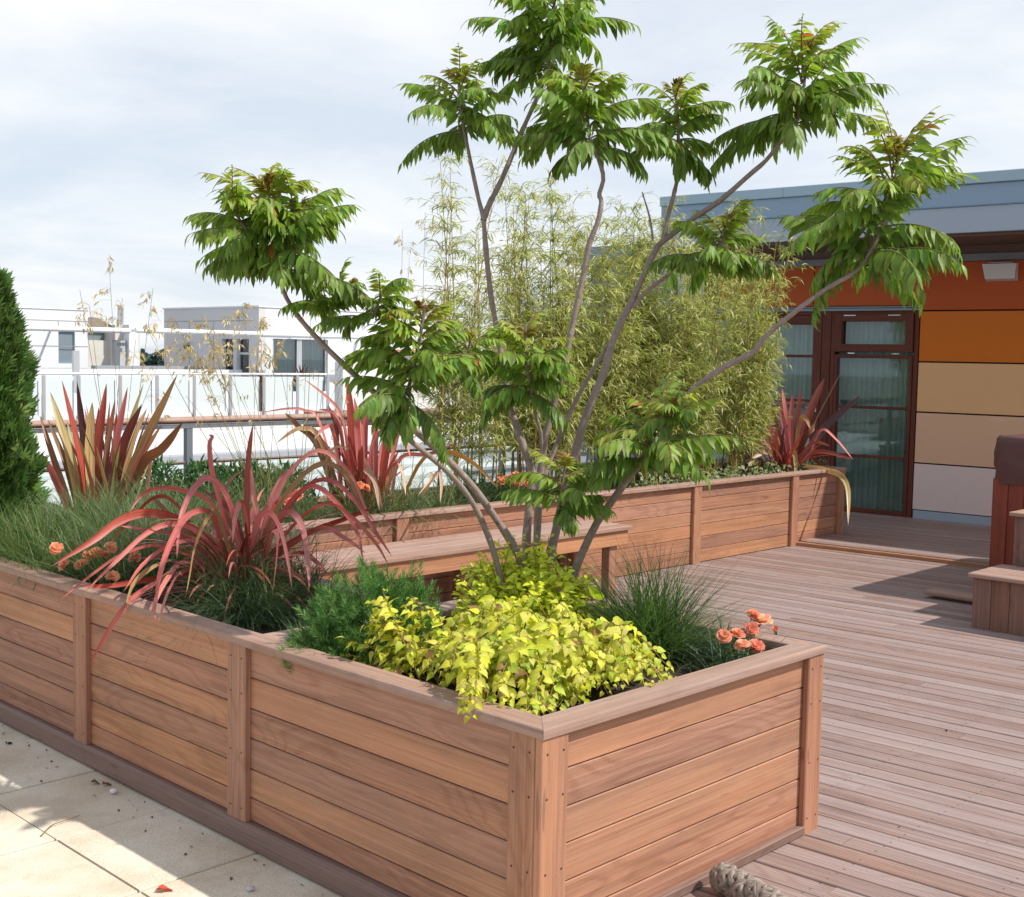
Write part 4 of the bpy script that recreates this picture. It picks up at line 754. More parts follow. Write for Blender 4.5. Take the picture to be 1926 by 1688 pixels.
# low green foliage between the spiky plants
a = Acc(); T = leaf_T(.10, .3, .2)
for cx_, cy_, n, h in ((4.2, 6.75, 2300, .42), (4.55, 6.8, 2000, .40), (3.95, 6.9, 1700, .42), (4.9, 6.9, 1500, .36)):
    k_ = n; p = np.array([cx_, cy_, .62])+unit_sphere(k_)*np.array([.26, .2, h])*rng.random((k_, 1))**.33; p[:, 2] = .62+abs(p[:, 2]-.62); d = unit_sphere(k_)+[0, 0, .9]
    a.inst(T, frames(d, unit_sphere(k_)), p, rng.uniform(.04, .09, k_), vary((.055, .14, .045), k_, .25), rng.random(k_))
tag(a.build('low_shrub', GRASS, base=(4.4, 6.8, .61), smooth=True), 'low feathery green shrub below the handrail between two spiky plants', 'shrub')
# golden oats: tall straw stems with loose seed heads
a = Acc(); OATS = leafmat('straw', .6, .3, .3, var=.12); TS = leaf_T(.11, .15, .3, 0, 4, np.array([.3, 1., .6, .03]))
heads = [(330, 600), (378, 592), (345, 645), (398, 640), (372, 668), (405, 692), (490, 605), (492, 640), (275, 615), (425, 600), (455, 575), (520, 640)]
faint = [(168, 575), (230, 560), (300, 678), (205, 492), (288, 542), (255, 640), (150, 545)]
bare = [(600, 700), (540, 700), (575, 690), (640, 720), (520, 660), (660, 700), (470, 690), (430, 700), (615, 660), (585, 560), (650, 680), (350, 745), (455, 740)]
def oat(px, py, bx, by, dens, shade, d0):
    tip = fd(px, py, d0+rng.normal(0, .15)); b = fd(bx+rng.normal(0, 14), by, d0); b[2] = .63; mid = (b+tip)/2+rng.normal(0, .03, 3); P = smooth_path([b, mid, tip], 14)
    a.tube(P, np.linspace(.0026, .0012, 14), 4, shade, rng.random(), False); u = nrm(P[-1]-P[-4])
    tuft = [(rng.random()*.26, rng.normal(size=3)) for _ in range(max(2, dens//6))]
    for i in range(dens):
        s_, dv0 = tuft[i % len(tuft)]; s_ = max(0, s_+rng.normal(0, .02)); q = tip-u*s_; dv = nrm(nrm(dv0*[1, 1, .4])+u*.5+rng.normal(0, .25, 3)); ln = (.03+.10*rng.random())*(.5+s_*2.2); e = q+dv*ln+[0, 0, -ln*ln*2.5]
        a.tube(np.array([q, (q+e)/2+[0, 0, .008], e]), [.0006, .0006, .0005], 3, shade, 0, False)
        kk_ = rng.integers(2, 5); a.inst(TS, frames(nrm(np.array([dv]*kk_)*.5+[0, 0, -.9]+rng.normal(0, .3, (kk_, 3))), unit_sphere(kk_)), np.array([e]*kk_)+rng.normal(0, .006, (kk_, 3)), rng.uniform(.026, .046, kk_), vary((.62, .50, .30), kk_, .18), rng.random(kk_))
for x, y in heads: oat(x, y, 505, 905, 30, (.35, .30, .14), 7.75)
for x, y in faint: oat(x, y, 225, 930, 13, (.32, .25, .18), 7.4)
for x, y in bare: oat(x, y, 560, 905, 3, (.22, .24, .10), 7.8)
for x, y in ((800, 400), (757, 432), (770, 480)): oat(x, y, 760, 880, 12, (.45, .34, .22), 8.6)
grass(a, aty(520, 905, 6.6)*[1, 1, 0]+[0, 0, .62], 260, .55, .0032, GRN+GST, .7, 45, 88, .8, .08, 6)
tag(a.build('oat_grass', OATS, base=(4.3, 6.6, .61), smooth=True), 'tall golden oat grass with pale seed heads rising above the handrail', 'grass')
# ================================================================== dwarf pines
NEED = leafmat('pine_needle', .45, .1, .4, var=.1); TN = leaf_T(.028, .12, .0, 0, 3, np.array([.7, 1, .1]))
def pine(name, c, rad, nsh, label, col=(.10, .225, .05)):
    a = Acc(); c = np.array(c, float); v = unit_sphere(nsh); v[:, 2] = abs(v[:, 2])*.9+.02; v = nrm(v); rr = rng.uniform(.55, 1.03, nsh); rr *= 1+.14*np.sin(v[:, 0]*7+1)*np.sin(v[:, 1]*6)+.08*np.sin(v[:, 2]*9)
    tips = c+v*rr[:, None]*np.array(rad)
    for p, d_, q in zip(tips, v, rr):
        ax = nrm(d_*.8+[0, 0, .55]+rng.normal(0, .2, 3)); n = 60; L = .055; s = rng.random(n); az = rng.uniform(0, 6.28, n); x = nrm(np.cross(ax, [.3, .5, .8])); y = np.cross(ax, x)
        out = np.cos(az)[:, None]*x+np.sin(az)[:, None]*y; dn = nrm(out*(.95-.45*s)[:, None]+ax*(.55+.6*s)[:, None]); base = p-ax*L*.6+ax*L*s[:, None]
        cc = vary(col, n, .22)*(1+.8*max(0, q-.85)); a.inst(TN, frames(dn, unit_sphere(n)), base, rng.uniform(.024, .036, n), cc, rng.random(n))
    for i in range(24):
        q = tips[rng.integers(nsh)]; a.tube(smooth_path([c*[1, 1, 0]+[0, 0, .6], (c+q)/2+[0, 0, -.03], q], 6), [.009, .007, .006, .005, .004, .003], 5, (.12, .08, .05), 0, False)
    tag(a.build(name, NEED, base=(c[0], c[1], .61), smooth=True), label, 'shrub', 'dwarf pines')
pine('dwarf_pine', (2.87, 3.46, .60), (.33, .26, .33), 900, 'rounded dark green dwarf pine behind the yellow leaved shrub in the near planter')
pine('dwarf_pine', (6.30, 6.48, .62), (.42, .24, .27), 220, 'small dark green dwarf pine in the far planter behind the bench', (.035, .105, .028))
# ================================================================== yellow-leaved plants in the near planter
HOP = leafmat('golden_leaf', .5, .32, .3, vein=.35, var=.2)
TH = [outline_T([(.02, 0), (.20, -.07), (.36, .02), (.37, .10), (.45, .20), (.42, .28), (.46, .38), (.38, .46), (.37, .56), (.27, .66), (.25, .74), (.13, .86), (.10, .93), (.01, 1.08)], dp, fo) for dp, fo in ((.25, .45), (.4, .2), (.6, .55))]
TO = [leaf_T(.30, dp, .22, .02, 6, np.array([.1, .75, 1, .85, .5, .03])) for dp in (.15, .4)]
def shoots(lf, sb, specs, T, cols, sz, spacing, hang, scol, brown=.04):
    """leafy shoots: (start, end, bulge) each; leaves alternate along the outer part"""
    P_, D_, N_, Z_ = [], [], [], []
    for p0, p1, bulge, l0 in specs:
        p0, p1 = np.array(p0, float), np.array(p1, float); L = np.linalg.norm(p1-p0); mid = (p0+p1)/2+np.array([0, 0, bulge])+rng.normal(0, .02, 3); Pc = smooth_path([p0, mid, p1], 14)
        sb.tube(Pc, np.linspace(.0028, .0011, 14), 4, np.array(scol)*rng.uniform(.7, 1.3), 0, False); t_ = nrm(np.gradient(Pc, axis=0)); n = max(3, int(L*(1-l0)/spacing))
        for i in range(n):
            f = l0+(1-l0)*(i+.5)/n; q = f*13; a0 = int(min(12, q)); p = Pc[a0]+(Pc[a0+1]-Pc[a0])*(q-a0); tt = t_[a0]; sd = nrm(np.cross(tt, [0, 0, 1.])+1e-4)
            for sg in ((1, -1) if rng.random() < .75 else (rng.choice([-1, 1]),)):
                d = sd*sg*.8+tt*.5+rng.normal(0, .32, 3)+np.array([0, 0, -hang*rng.uniform(.2, 1.3)]); P_.append(p+nrm(d)*.012); D_.append(d); N_.append(np.array([-.12, -.28, 1.])+rng.normal(0, .34, 3)+tt*.25); Z_.append(rng.uniform(*sz)*(1.12-.6*f**2)*(1.25 if rng.random() < .12 else 1))
    k = len(P_); P_, Z_ = np.array(P_), np.array(Z_); ww = rng.integers(0, len(T), k); fr = frames(np.array(D_), np.array(N_)); cl = np.clip(np.array(cols)[rng.integers(0, len(cols), k)]*(1+rng.normal(0, .13, (k, 1))), .02, .85); bm = rng.random(k) < brown; cl[bm] = vary((.33, .18, .09), bm.sum(), .2)
    for q in range(len(T)): mk = ww == q; lf.inst(T[q], fr[mk], P_[mk], Z_[mk], cl[mk], rng.random(mk.sum()))
    return k
a = Acc(); sb = Acc(); sp_ = []
def inside(x, y): return 2.60 < x < 3.62 and 2.38 < y < 3.45 and (x-2.6)/1.08+(3.45-y)/1.9 < 1.28 and (y-2.38)-(x-2.6)*.55 > -.35
while len(sp_) < 185:
    x, y = rng.uniform(2.55, 3.6), rng.uniform(2.34, 3.4)
    e = ((x-2.95)/.52)**2+((y-2.76)/.52)**2
    if e > 1 or (x > 3.25 and y > 2.75): continue
    zt = .64+.125*(1-e)**.7*rng.uniform(.3, 1.25)+rng.uniform(0, .05); b = np.array([3.12+rng.normal(0, .16), 2.92+rng.normal(0, .16), .62]); b = lerp(b, np.array([x, y, .62]), rng.uniform(.0, .55))
    sp_.append((b, (x, y, zt), rng.uniform(.05, .16), rng.uniform(.1, .4)))
for px, py in zip(rng.normal(695, 22, 12), rng.uniform(1108, 1235, 12)):       # shoots climbing at the pine
    e_ = atx(px, py, 2.655+rng.uniform(0, .05)); sp_.append(((2.74+rng.normal(0, .04), 3.05+rng.normal(0, .06), .63), e_, .05, .25))
for px, py in ((772, 1120), (765, 1135), (780, 1150), (850, 1190)): e_ = atx(px, py, 2.78); sp_.append(((2.86, 3.02, .63), e_, .05, .3))
for px, py in ((872, 1335), (885, 1350), (893, 1325), (878, 1300)): sp_.append(((2.72, 2.80, .68), atx(px, py, 2.478), .10, .35))
YEL = [(.64, .62, .055), (.68, .66, .10), (.56, .58, .05), (.42, .52, .055), (.60, .56, .12)]
print('vine', shoots(a, sb, sp_, TH, YEL, (.024, .047), .0205, .55, (.30, .22, .09)))
HP = thing('golden_vine', (3.0, 2.85, .61), 'bright yellow lobed leaf vine tumbling over the near planter corner', 'plant')
a.build('leaves', HOP, HP, True); sb.build('stems', HOP, HP, True)
a = Acc(); sb = Acc(); LC = np.array([3.45, 3.24, .62]); sp_ = []
for i in range(190):
    az = rng.uniform(0, 6.283); q = rng.random()**.6; h = .39*(1-.40*q*q)*rng.uniform(.55, 1.12); b = LC+np.array([math.cos(az), math.sin(az), 0])*rng.uniform(0, .14); e_ = LC+np.array([math.cos(az)*.32*q, math.sin(az)*.29*q, h]); sp_.append((b, e_, rng.uniform(.0, .05), rng.uniform(.1, .3)))
for i in range(50):
    az = rng.uniform(0, 6.283); b = LC+np.array([math.cos(az), math.sin(az), 0])*.1; sp_.append((b, LC+np.array([math.cos(az)*.31, math.sin(az)*.29, rng.uniform(.04, .2)]), .08, .2))
print('lime', shoots(a, sb, sp_, TO, [(.72, .74, .06), (.76, .76, .08), (.66, .71, .06), (.55, .66, .06)], (.030, .056), .021, .25, (.30, .30, .08), .015))
pos2 = LC+np.array([-.15, -.20, .10])+rng.normal(0, 1, (50, 3))*[.12, .10, .06]; a.inst(TH[0], frames(rng.normal(0, .6, (50, 3))+[-.2, -.4, -.3], rng.normal(0, .3, (50, 3))+[-.3, -.5, .9]), pos2, rng.uniform(.05, .085, 50), vary((.46, .58, .06), 50, .12), rng.random(50))
LS = thing('lime_shrub', LC, 'lime yellow shrub with small oval leaves around the foot of the tree', 'shrub')
a.build('leaves', HOP, LS, True); sb.build('stems', HOP, LS, True)
# ================================================================== carnations
PETAL = leafmat('petal', .55, .3, .25, var=.12); TP = outline_T([(.05, 0), (.18, .25), (.36, .6), (.46, .82), (.40, .97), (.22, 1.0), (.02, .93)], .18, .3)
BLUEL = [(.13, .19, .16), (.10, .16, .12), (.16, .22, .17)]
def carnation(c, flowers, fcols, label, size, leafn=260, L=.16, grp='clumps of carnations', buds=0):
    th = thing('carnation', c, label, 'flower', grp); fol = Acc(); c = np.array(c, float)
    for k in range(5): grass(fol, c+rng.normal(0, .05, 3)*[1, 1, 0], leafn//5, L, .0052, BLUEL+GDK, 1., 10, 85, .7, .05, 5)
    for i, f in enumerate(flowers):
        f = np.array(f, float); fol.tube(smooth_path([c+rng.normal(0, .03, 3)*[1, 1, 0], (c+f)/2+rng.normal(0, .015, 3), f], 7), .0024, 5, (.11, .17, .12), 0, False)
        fa = Acc(); ax = nrm(nrm(CAM-f)*.5+[0, 0, .75]+rng.normal(0, .3, 3)); x = nrm(np.cross(ax, [.2, .9, .1])); y = np.cross(ax, x); cb = fcols[i % len(fcols)]
        small = i >= len(flowers)-buds
        for ring, (npet, op, s_) in enumerate(((9, .30, 1.), (8, .65, .9), (7, 1.0, .75), (5, 1.6, .6)) if not small else ((4, 3., .8), (4, 4., .7))):
            az = np.arange(npet)*2*math.pi/npet+rng.random(npet)*.5; o_ = np.cos(az)[:, None]*x+np.sin(az)[:, None]*y; d = nrm(o_+ax*(op+rng.normal(0, .15, npet))[:, None])
            fa.inst(TP, frames(d, nrm(ax-o_*op*.8)), np.repeat((f+ax*.003*ring)[None], npet, 0), size*s_*rng.uniform(.85, 1.15, npet), vary(cb, npet, .14), rng.random(npet))
        fol.tube(np.array([f-ax*size*.5, f-ax*size*.2, f+ax*size*.1]), [size*.10, size*.2, size*.24], 7, (.10, .16, .10), 0, False)
        fa.build('flower', PETAL, th, True)
    fol.build('foliage', GRASS, th, True)
SAL = [(.84, .34, .24), (.88, .46, .33), (.82, .28, .21)]
dC = dist((3.85, 2.55, .7))
carnation((3.82, 2.56, .62), [aty(x, y, 2.43+max(0, 1222-y)*.0028) for x, y, dd in ((1415, 1160, .08), (1437, 1167, .1), (1412, 1186, .05), (1361, 1198, .02), (1396, 1217, -.1), (1421, 1218, -.08), (1385, 1196, .06), (1429, 1172, .12), (1459, 1190, .08))], SAL, 'salmon carnations at the end rim of the near planter', .030, 420, .17, buds=1)
dL = dist((2.82, 5.5, .7))
carnation((2.86, 5.45, .62), [atz(x, y, .73+max(0, 1070-y)*.0028) for x, y, dd in ((105, 1033, 0), (122, 1064, -.05), (153, 1064, -.05), (165, 1048, 0), (182, 1041, .05), (209, 1032, .1), (195, 1048, .02), (211, 1086, -.2), (255, 1050, 0))], [(.84, .36, .22), (.86, .42, .28)], 'orange carnations beside the rim below the fine green grass mound', .031, 420, .16)
dM = 7.7
carnation(tuple(aty(676, 940, 6.28)*[1, 1, 0]+[0, 0, .62]), [aty(x, y, 6.25) for x, y in ((676, 915), (688, 919))], [(.84, .32, .18)], 'single spot of orange red flowers under the dead tan leaves of a spiky plant', .032, 120, .16)
carnation(tuple(aty(556, 960, 5.9)*[1, 1, 0]+[0, 0, .62]), [aty(x, y, 5.85) for x, y in ((560, 932), (541, 944), (553, 938))], [(.84, .34, .22)], 'red orange flowers half hidden behind the rosy arching spiky plant', .034, 140, .18)
xs_ = [(938+rng.uniform(0, 55), 893+rng.uniform(0, 22)) for _ in range(16)]
carnation(tuple(aty(962, 925, 6.4)*[1, 1, 0]+[0, 0, .62]), [aty(x, y, 6.33+rng.uniform(0, .2)) for x, y in xs_], [(.84, .33, .22), (.88, .42, .30)], 'patch of coral red flowers next to the small pine in the far planter', .032, 320, .14)
# variegated ground cover at the planter ends
VAR = leafmat('variegated_leaf', .45, .2, .4, edge=((.62, .64, .42), .9))
a = Acc()
for cx_, n in ((10.85, 260), (10.2, 200), (9.5, 260), (9.0, 240), (8.4, 160)):
    p = np.stack([rng.normal(cx_, .14, n), rng.uniform(6.2, 6.6, n), .63+rng.random(n)**2*.13], -1); a.inst(TO[0], frames(unit_sphere(n)+[0, -.2, .3], unit_sphere(n)*.5+[0, -.3, .9]), p, rng.uniform(.03, .055, n), vary((.13, .19, .06), n, .25), rng.random(n))
tag(a.build('ground_cover', VAR, base=(9.8, 6.4, .61), smooth=True), kind='stuff'); bpy.data.objects['ground_cover']['label'] = 'low cream edged ground cover along the far planter rim'; bpy.data.objects['ground_cover']['category'] = 'ground cover'
# ================================================================== conifer
a = Acc(); CF = aty(-12, 900, 6.75)*[1, 1, 0]+[0, 0, .62]; k_ = 9000; z = rng.random(k_)**.9*1.48; az = rng.uniform(0, 6.283, k_); prof_r = np.interp(z, [0, .25, .7, 1.0, 1.2, 1.38, 1.6], [.165, .165, .155, .135, .11, .07, .02])
lump = 1+.24*np.sin(az*3+z*9)+.2*np.sin(az*5-z*15)+.2*np.clip(rng.normal(size=k_), -1.5, 1.1); rr = prof_r*lump*rng.uniform(.55, 1.0, k_)**.5
pos = CF+np.stack([np.cos(az)*rr, np.sin(az)*rr, z], -1); out = np.stack([np.cos(az), np.sin(az), 0*az], -1)
T5 = []; Vs, Qs, Us = [], [], []; nV = 0
for ang, ln in ((-.8, .55), (-.4, .8), (0, 1.), (.4, .8), (.8, .55)):
    V_, Q_, u_ = leaf_T(.085, .05, .1, 0, 4, np.array([.6, 1, .8, .1])); V_ = V_*[1, ln, 1]; c_, s_ = math.cos(ang), math.sin(ang); V_ = np.stack([V_[:, 0]*c_+V_[:, 1]*s_, -V_[:, 0]*s_+V_[:, 1]*c_, V_[:, 2]], -1); Vs.append(V_); Qs.append(Q_+nV); Us.append(u_); nV += len(V_)
TF = (np.concatenate(Vs), np.concatenate(Qs), np.concatenate(Us))
d = out*.55+[0, 0, .8]+rng.normal(0, .25, (k_, 3)); nn = np.cross(out, [0, 0, 1])+rng.normal(0, .6, (k_, 3)); cl = vary((.075, .155, .032), k_, .22); tipm = rng.random(k_) < .3; cl[tipm] = vary((.16, .26, .06), tipm.sum(), .15)
a.inst(TF, frames(d, nn), pos, rng.uniform(.04, .10, k_), cl, rng.random(k_))
CT = thing('conifer', CF, 'narrow green columnar conifer standing in the near planter bed', 'tree'); a.build('crown', NEED, CT, True)
b = Acc(); b.tube(np.array([CF, CF+[0, 0, .7], CF+[0.01, 0, 1.4]]), [.03, .02, .006], 8); b.build('trunk', BARK, CT, True)
# ================================================================== bamboo
BAM = leafmat('bamboo_leaf', .42, .34, .45, var=.12); CULM = vcol('bamboo_culm', .35, .5)
TBM = [leaf_T(.055, dp, .25, .0, 5, np.array([.25, 1., .85, .5, .03])) for dp in (.1, .35, .6)]
def bamboo(label, x0, x1, nc, hlo, hhi, dens, cols, lean=.12, y0=6.55, y1=7.0, low=.35, cull=(.40, .27, .05)):
    th = thing('bamboo', ((x0+x1)/2, 6.8, .61), label, 'bamboo', 'bamboo clumps in the far planter'); lf = Acc()
    P_, D_ = [], []
    for i in range(nc):
        b = np.array([rng.uniform(x0, x1), rng.uniform(y0, y1), .60]); hh = rng.uniform(hlo, hhi); ln = rng.normal(0, lean, 2); top = b+[ln[0], ln[1], hh]; Pc = smooth_path([b, b+(top-b)*.5-[ln[0]*.12, ln[1]*.12, 0], top], 16)
        cu = Acc(); r_ = rng.uniform(.006, .011); cc = vary(cull if rng.random() < .6 else (.20, .20, .06), 1, .15)[0]; rad = np.linspace(r_, .0018, 16); cu.tube(Pc, rad, 7, cc, rng.random(), False)
        for q in range(1, 15): cu.tube(np.array([Pc[q]-[0, 0, .006], Pc[q], Pc[q]+[0, 0, .006]]), [rad[q], rad[q]*1.25, rad[q]], 7, cc*.6, 0, False)
        for q in range(2, 16):
            s_ = q/15
            if s_ < low: continue
            thin = 1. if s_ < .62 else .42
            for bb in range(rng.poisson(dens*thin)):
                az = rng.uniform(0, 6.283); L = rng.uniform(.16, .42)*(1.1-.55*s_); el = D2R(rng.uniform(25, 65)); d = np.array([math.cos(az)*math.cos(el), math.sin(az)*math.cos(el), math.sin(el)]); p1 = Pc[q]+d*L*.6; p2 = Pc[q]+d*L+[math.cos(az)*.05, math.sin(az)*.05, -.05]
                Pb = smooth_path([Pc[q], p1, p2], 6); cu.tube(Pb, np.linspace(.0022, .001, 6), 3, (.26, .25, .08), 0, False)
                for u_ in range(rng.integers(4, 9)):
                    t_ = rng.uniform(.25, 1); k2 = min(5, int(t_*5)); P_.append(Pb[k2]+rng.normal(0, .012, 3)); a2 = az+rng.normal(0, .9); D_.append((math.cos(a2), math.sin(a2), rng.uniform(-.9, .55)))
        cu.build('culm', CULM, th, True)
    P_ = np.array(P_); D_ = np.array(D_); k_ = len(P_); ww = rng.integers(0, 3, k_); fr = frames(D_, unit_sphere(k_)*.55+[0, 0, .8]); cl = np.clip(np.array(cols)[rng.integers(0, len(cols), k_)]*(1+rng.normal(0, .2, (k_, 1))), .01, .8); sz = rng.uniform(.05, .11, k_)
    for q in range(3): mk = ww == q; lf.inst(TBM[q], fr[mk], P_[mk], sz[mk], cl[mk], rng.random(mk.sum()))
    lf.build('leaves', BAM, th, True); return k_
BC = [(.37, .43, .11), (.42, .46, .13), (.24, .32, .07), (.52, .51, .20), (.34, .36, .10), (.62, .60, .30)]
kb = [bamboo('sparse airy bamboo nearest the grey balustrade, thin tops against the sky', 6.1, 7.5, 26, 1.4, 2.6, 9.5, BC, .18, low=.2),
      bamboo('tall bamboo directly behind the tree with yellow canes showing at the base', 7.3, 9.3, 56, 1.4, 2.5, 13.5, BC, .2, low=.14),
      bamboo('dense leafy bamboo leaning towards the glazed door', 8.7, 10.75, 46, 1.4, 2.65, 9., BC, .26, low=.08, cull=(.55, .36, .05))]
print('bamboo leaves', kb)
# ================================================================== neighbouring rooftops
WHITE = plain('white_render', (.80, .80, .80), .6, .03, .8); WGREY = plain('panel_white', (.72, .74, .78), .5, .03, .8); SHADE_GREY = plain('panel_shade_grey', (.62, .61, .62), .55, .05, .6)  # side walls take a greyer panel, their shade is put into its colour
SLAB = plain('roof_slab_grey', (.34, .36, .40), .7, .08, .6); TUBE = plain('white_tube', (.84, .85, .86), .35, .03, .6); PGLASS = glass('window_far', (.78, .84, .84), .06); DARK = plain('dark_room', (.10, .12, .13), .8)
FG = plain('frosted_glass', (.70, .78, .80), .25, .02, .5); STEEL = plain('steel_post', (.55, .57, .59), .4, .1, 4., metal=.5)
JOINT = plain('panel_joint', (.30, .31, .33), .7)
c = aty(487, 578, 33.); Xc, Yc, Zt = c[0], 33., c[2]
B1 = thing('building', (Xc+3, Yc+3, 0), 'white rooftop apartment with a shaded grey panelled side wall and curtained windows', 'building', 'white buildings across the gap')
ZF = .42
def bx(lo, hi, name, mat, par, axis=2): a = Acc(); a.box(lo, hi, axis); return a.build(name, mat, par)
# side wall (shade put into a greyer white, with two window openings) and front wall (white, with wide window)
ya, yb, yc_, yd = 33.55, 34.25, 34.45, 35.1
for lo, hi in (((Xc, Yc+.0, -1), (Xc+.25, ya, Zt)), ((Xc, ya, 2.12), (Xc+.25, yd, Zt)), ((Xc, yb, ZF), (Xc+.25, yc_, 2.12)), ((Xc, yd, -1), (Xc+.25, 38.75, Zt)), ((Xc, ya, -1), (Xc+.25, yd, ZF))): bx(lo, hi, 'side_wall', SHADE_GREY, B1)
for p0, p1 in ((ya, yb), (yc_, yd)):
    wd = bx((Xc+.12, p0, ZF), (Xc+.14, p1, 2.12), 'window', PGLASS, B1); bx((Xc+.08, p0+.061, 1.62), (Xc+.119, p1-.061, 1.69), 'glazing_bar', STEEL, wd, 1); bx((Xc+.08, p0, ZF), (Xc+.119, p0+.06, 2.118), 'frame', STEEL, wd); bx((Xc+.08, p1-.06, ZF), (Xc+.119, p1, 2.118), 'frame', STEEL, wd)
a = Acc()
for z in (.95, Zt-.42): a.box((Xc-.004, Yc+.3, z-.012), (Xc-.001, 38.7, z+.012), 1)
for y in (35.6, 37.1): a.box((Xc-.004, y-.012, ZF), (Xc-.001, y+.012, Zt-.432), 2)
a.build('panel_joints', JOINT, B1)
xw0, xw1 = aty(513, 640, 33.)[0], aty(617, 640, 33.)[0]
for lo, hi in (((Xc+.251, Yc, -1), (xw0, Yc+.25, Zt)), ((xw0, Yc, 2.15), (xw1, Yc+.25, Zt)), ((xw1, Yc, -1), (31.5, Yc+.25, Zt)), ((xw0, Yc, -1), (xw1, Yc+.25, .45))): bx(lo, hi, 'front_wall', WGREY, B1)
wd = bx((xw0, Yc+.10, .45), (xw1, Yc+.12, 2.15), 'window', PGLASS, B1); bx(((xw0+xw1)/2-.12, Yc+.05, .45), ((xw0+xw1)/2+.08, Yc+.099, 2.148), 'mullion', STEEL, wd); bx((xw0, Yc+.05, .45), (xw0+.07, Yc+.099, 2.148), 'frame', STEEL, wd); bx((xw1-.07, Yc+.05, .45), (xw1, Yc+.099, 2.148), 'frame', STEEL, wd)
def curtain(p0, p1, z0, z1, par, nrm_):
    p0, p1 = np.array(p0), np.array(p1); n = 240; s = np.linspace(0, 1, n); rr = np.cumsum(.6+.8*rng.random(n)); off = .05*np.sin(rr*.8)+.02*np.sin(rr*.31)
    V = [(*(p0+(p1-p0)*t_+np.array(nrm_)*o_), z) for z in (z0, z1) for t_, o_ in zip(s, off)]; a = Acc(); a.add(V, [(i, i+1, n+i+1, n+i) for i in range(n-1)]); a.build('curtain', CURT, par, True)
curtain((xw0, Yc+.35), (xw1, Yc+.35), .45, 2.15, B1, (0, 1)); curtain((Xc+.35, ya), (Xc+.35, yd), .45, 2.1, B1, (1, 0))
a = Acc(); a.box((Xc+.3, Yc+.3, Zt-.2), (31.4, 38.7, Zt-.05), 0); a.box((Xc+1.2, Yc+1.2, -1), (31.4, 38.7, Zt-.21), 2); a.build('roof', SLAB, B1)
a = Acc(); a.box((Xc-.03, Yc-.03, Zt), (31.6, Yc+.28, Zt+.05), 0); a.box((Xc-.03, Yc+.281, Zt), (Xc+.28, 38.8, Zt+.05), 1); a.build('parapet_cap', plain('cap_white', (.74, .75, .77), .5), B1)
t0 = aty(255, 624, 32.); t1 = aty(640, 631, 32.)
a = Acc(); zt = (t0[2]+t1[2])/2
for k, (x0, x1, r_) in enumerate(((t0[0], Xc-.6, .075), (Xc-.6, Xc+.4, .095), (Xc+.4, Xc+2.2, .085), (Xc+2.2, 31.5, .075))): a.tube(np.array([(x0, 32., zt), (x1-.01, 32., zt)]), [r_, r_], 14)
for x0 in np.arange(t0[0]+.4, 31., 1.4): a.box((x0, 32.1, zt-.03), (x0+.06, Yc-.002, zt+.03), 1)
a.build('sunshade_tube', TUBE, B1, True)
a = Acc(); q = atx(355, 651, Xc); a.tube(np.array([(Xc-.14, q[1], q[2]), (Xc-.002, q[1], q[2])]), [.11, .09], 10); a.build('wall_lamp', DARK, B1)
# white building on the left
p = aty(165, 588, 38.); XR, ZT = p[0], p[2]+.06
B2 = thing('building', (XR-3, 41, 0), 'white rooftop block with a single grey door behind the conifer', 'building', 'white buildings across the gap')
dx0, dx1 = aty(110, 650, 38.)[0], aty(141, 650, 38.)[0]; dz = aty(120, 623, 38.)[2]; dz0 = aty(120, 684, 38.)[2]
for lo, hi in (((8., 38, -2), (dx0, 38.25, ZT)), ((dx0, 38, dz), (dx1, 38.25, ZT)), ((dx1, 38, -2), (XR, 38.25, ZT)), ((dx0, 38, -2), (dx1, 38.25, dz0))): bx(lo, hi, 'front_wall', WGREY, B2)
bx((XR-.25, 38.251, -2), (XR, 44, ZT), 'side_wall', SHADE_GREY, B2); bx((8., 38.3, ZT-.2), (XR-.3, 44, ZT-.05), 'roof', SLAB, B2); bx((8, 37.97, ZT), (XR+.03, 38.28, ZT+.05), 'parapet_cap', TUBE, B2, 0)
a = Acc()
for z in (ZT-.36, 1.78): a.box((8., 37.994, z-.012), (XR, 37.999, z+.012), 0)
for x in (dx0, dx1+.02): a.box((x-.012, 37.994, dz+.01), (x+.012, 37.999, ZT-.375), 2)
a.build('panel_joints', JOINT, B2)
dr = bx((dx0, 38.08, dz0), (dx1, 38.12, dz), 'door', plain('grey_door', (.20, .25, .29), .4), B2); a = Acc(); a.box((dx0+.05, 38.04, dz0+1.0), (dx0+.10, 38.079, dz0+1.12), 2); a.build('handle', HW, dr)
zt2 = aty(150, 620, 37.)[2]; x2 = aty(243, 621, 37.)[0]
a = Acc(); a.tube(np.array([(8., 37., zt2), (x2, 37., zt2)]), [.085, .085], 14)
for x0 in (14., 16.2, 18.): a.box((x0, 37.1, zt2-.03), (x0+.06, 37.999, zt2+.03), 1)
a.build('sunshade_tube', TUBE, B2, True)
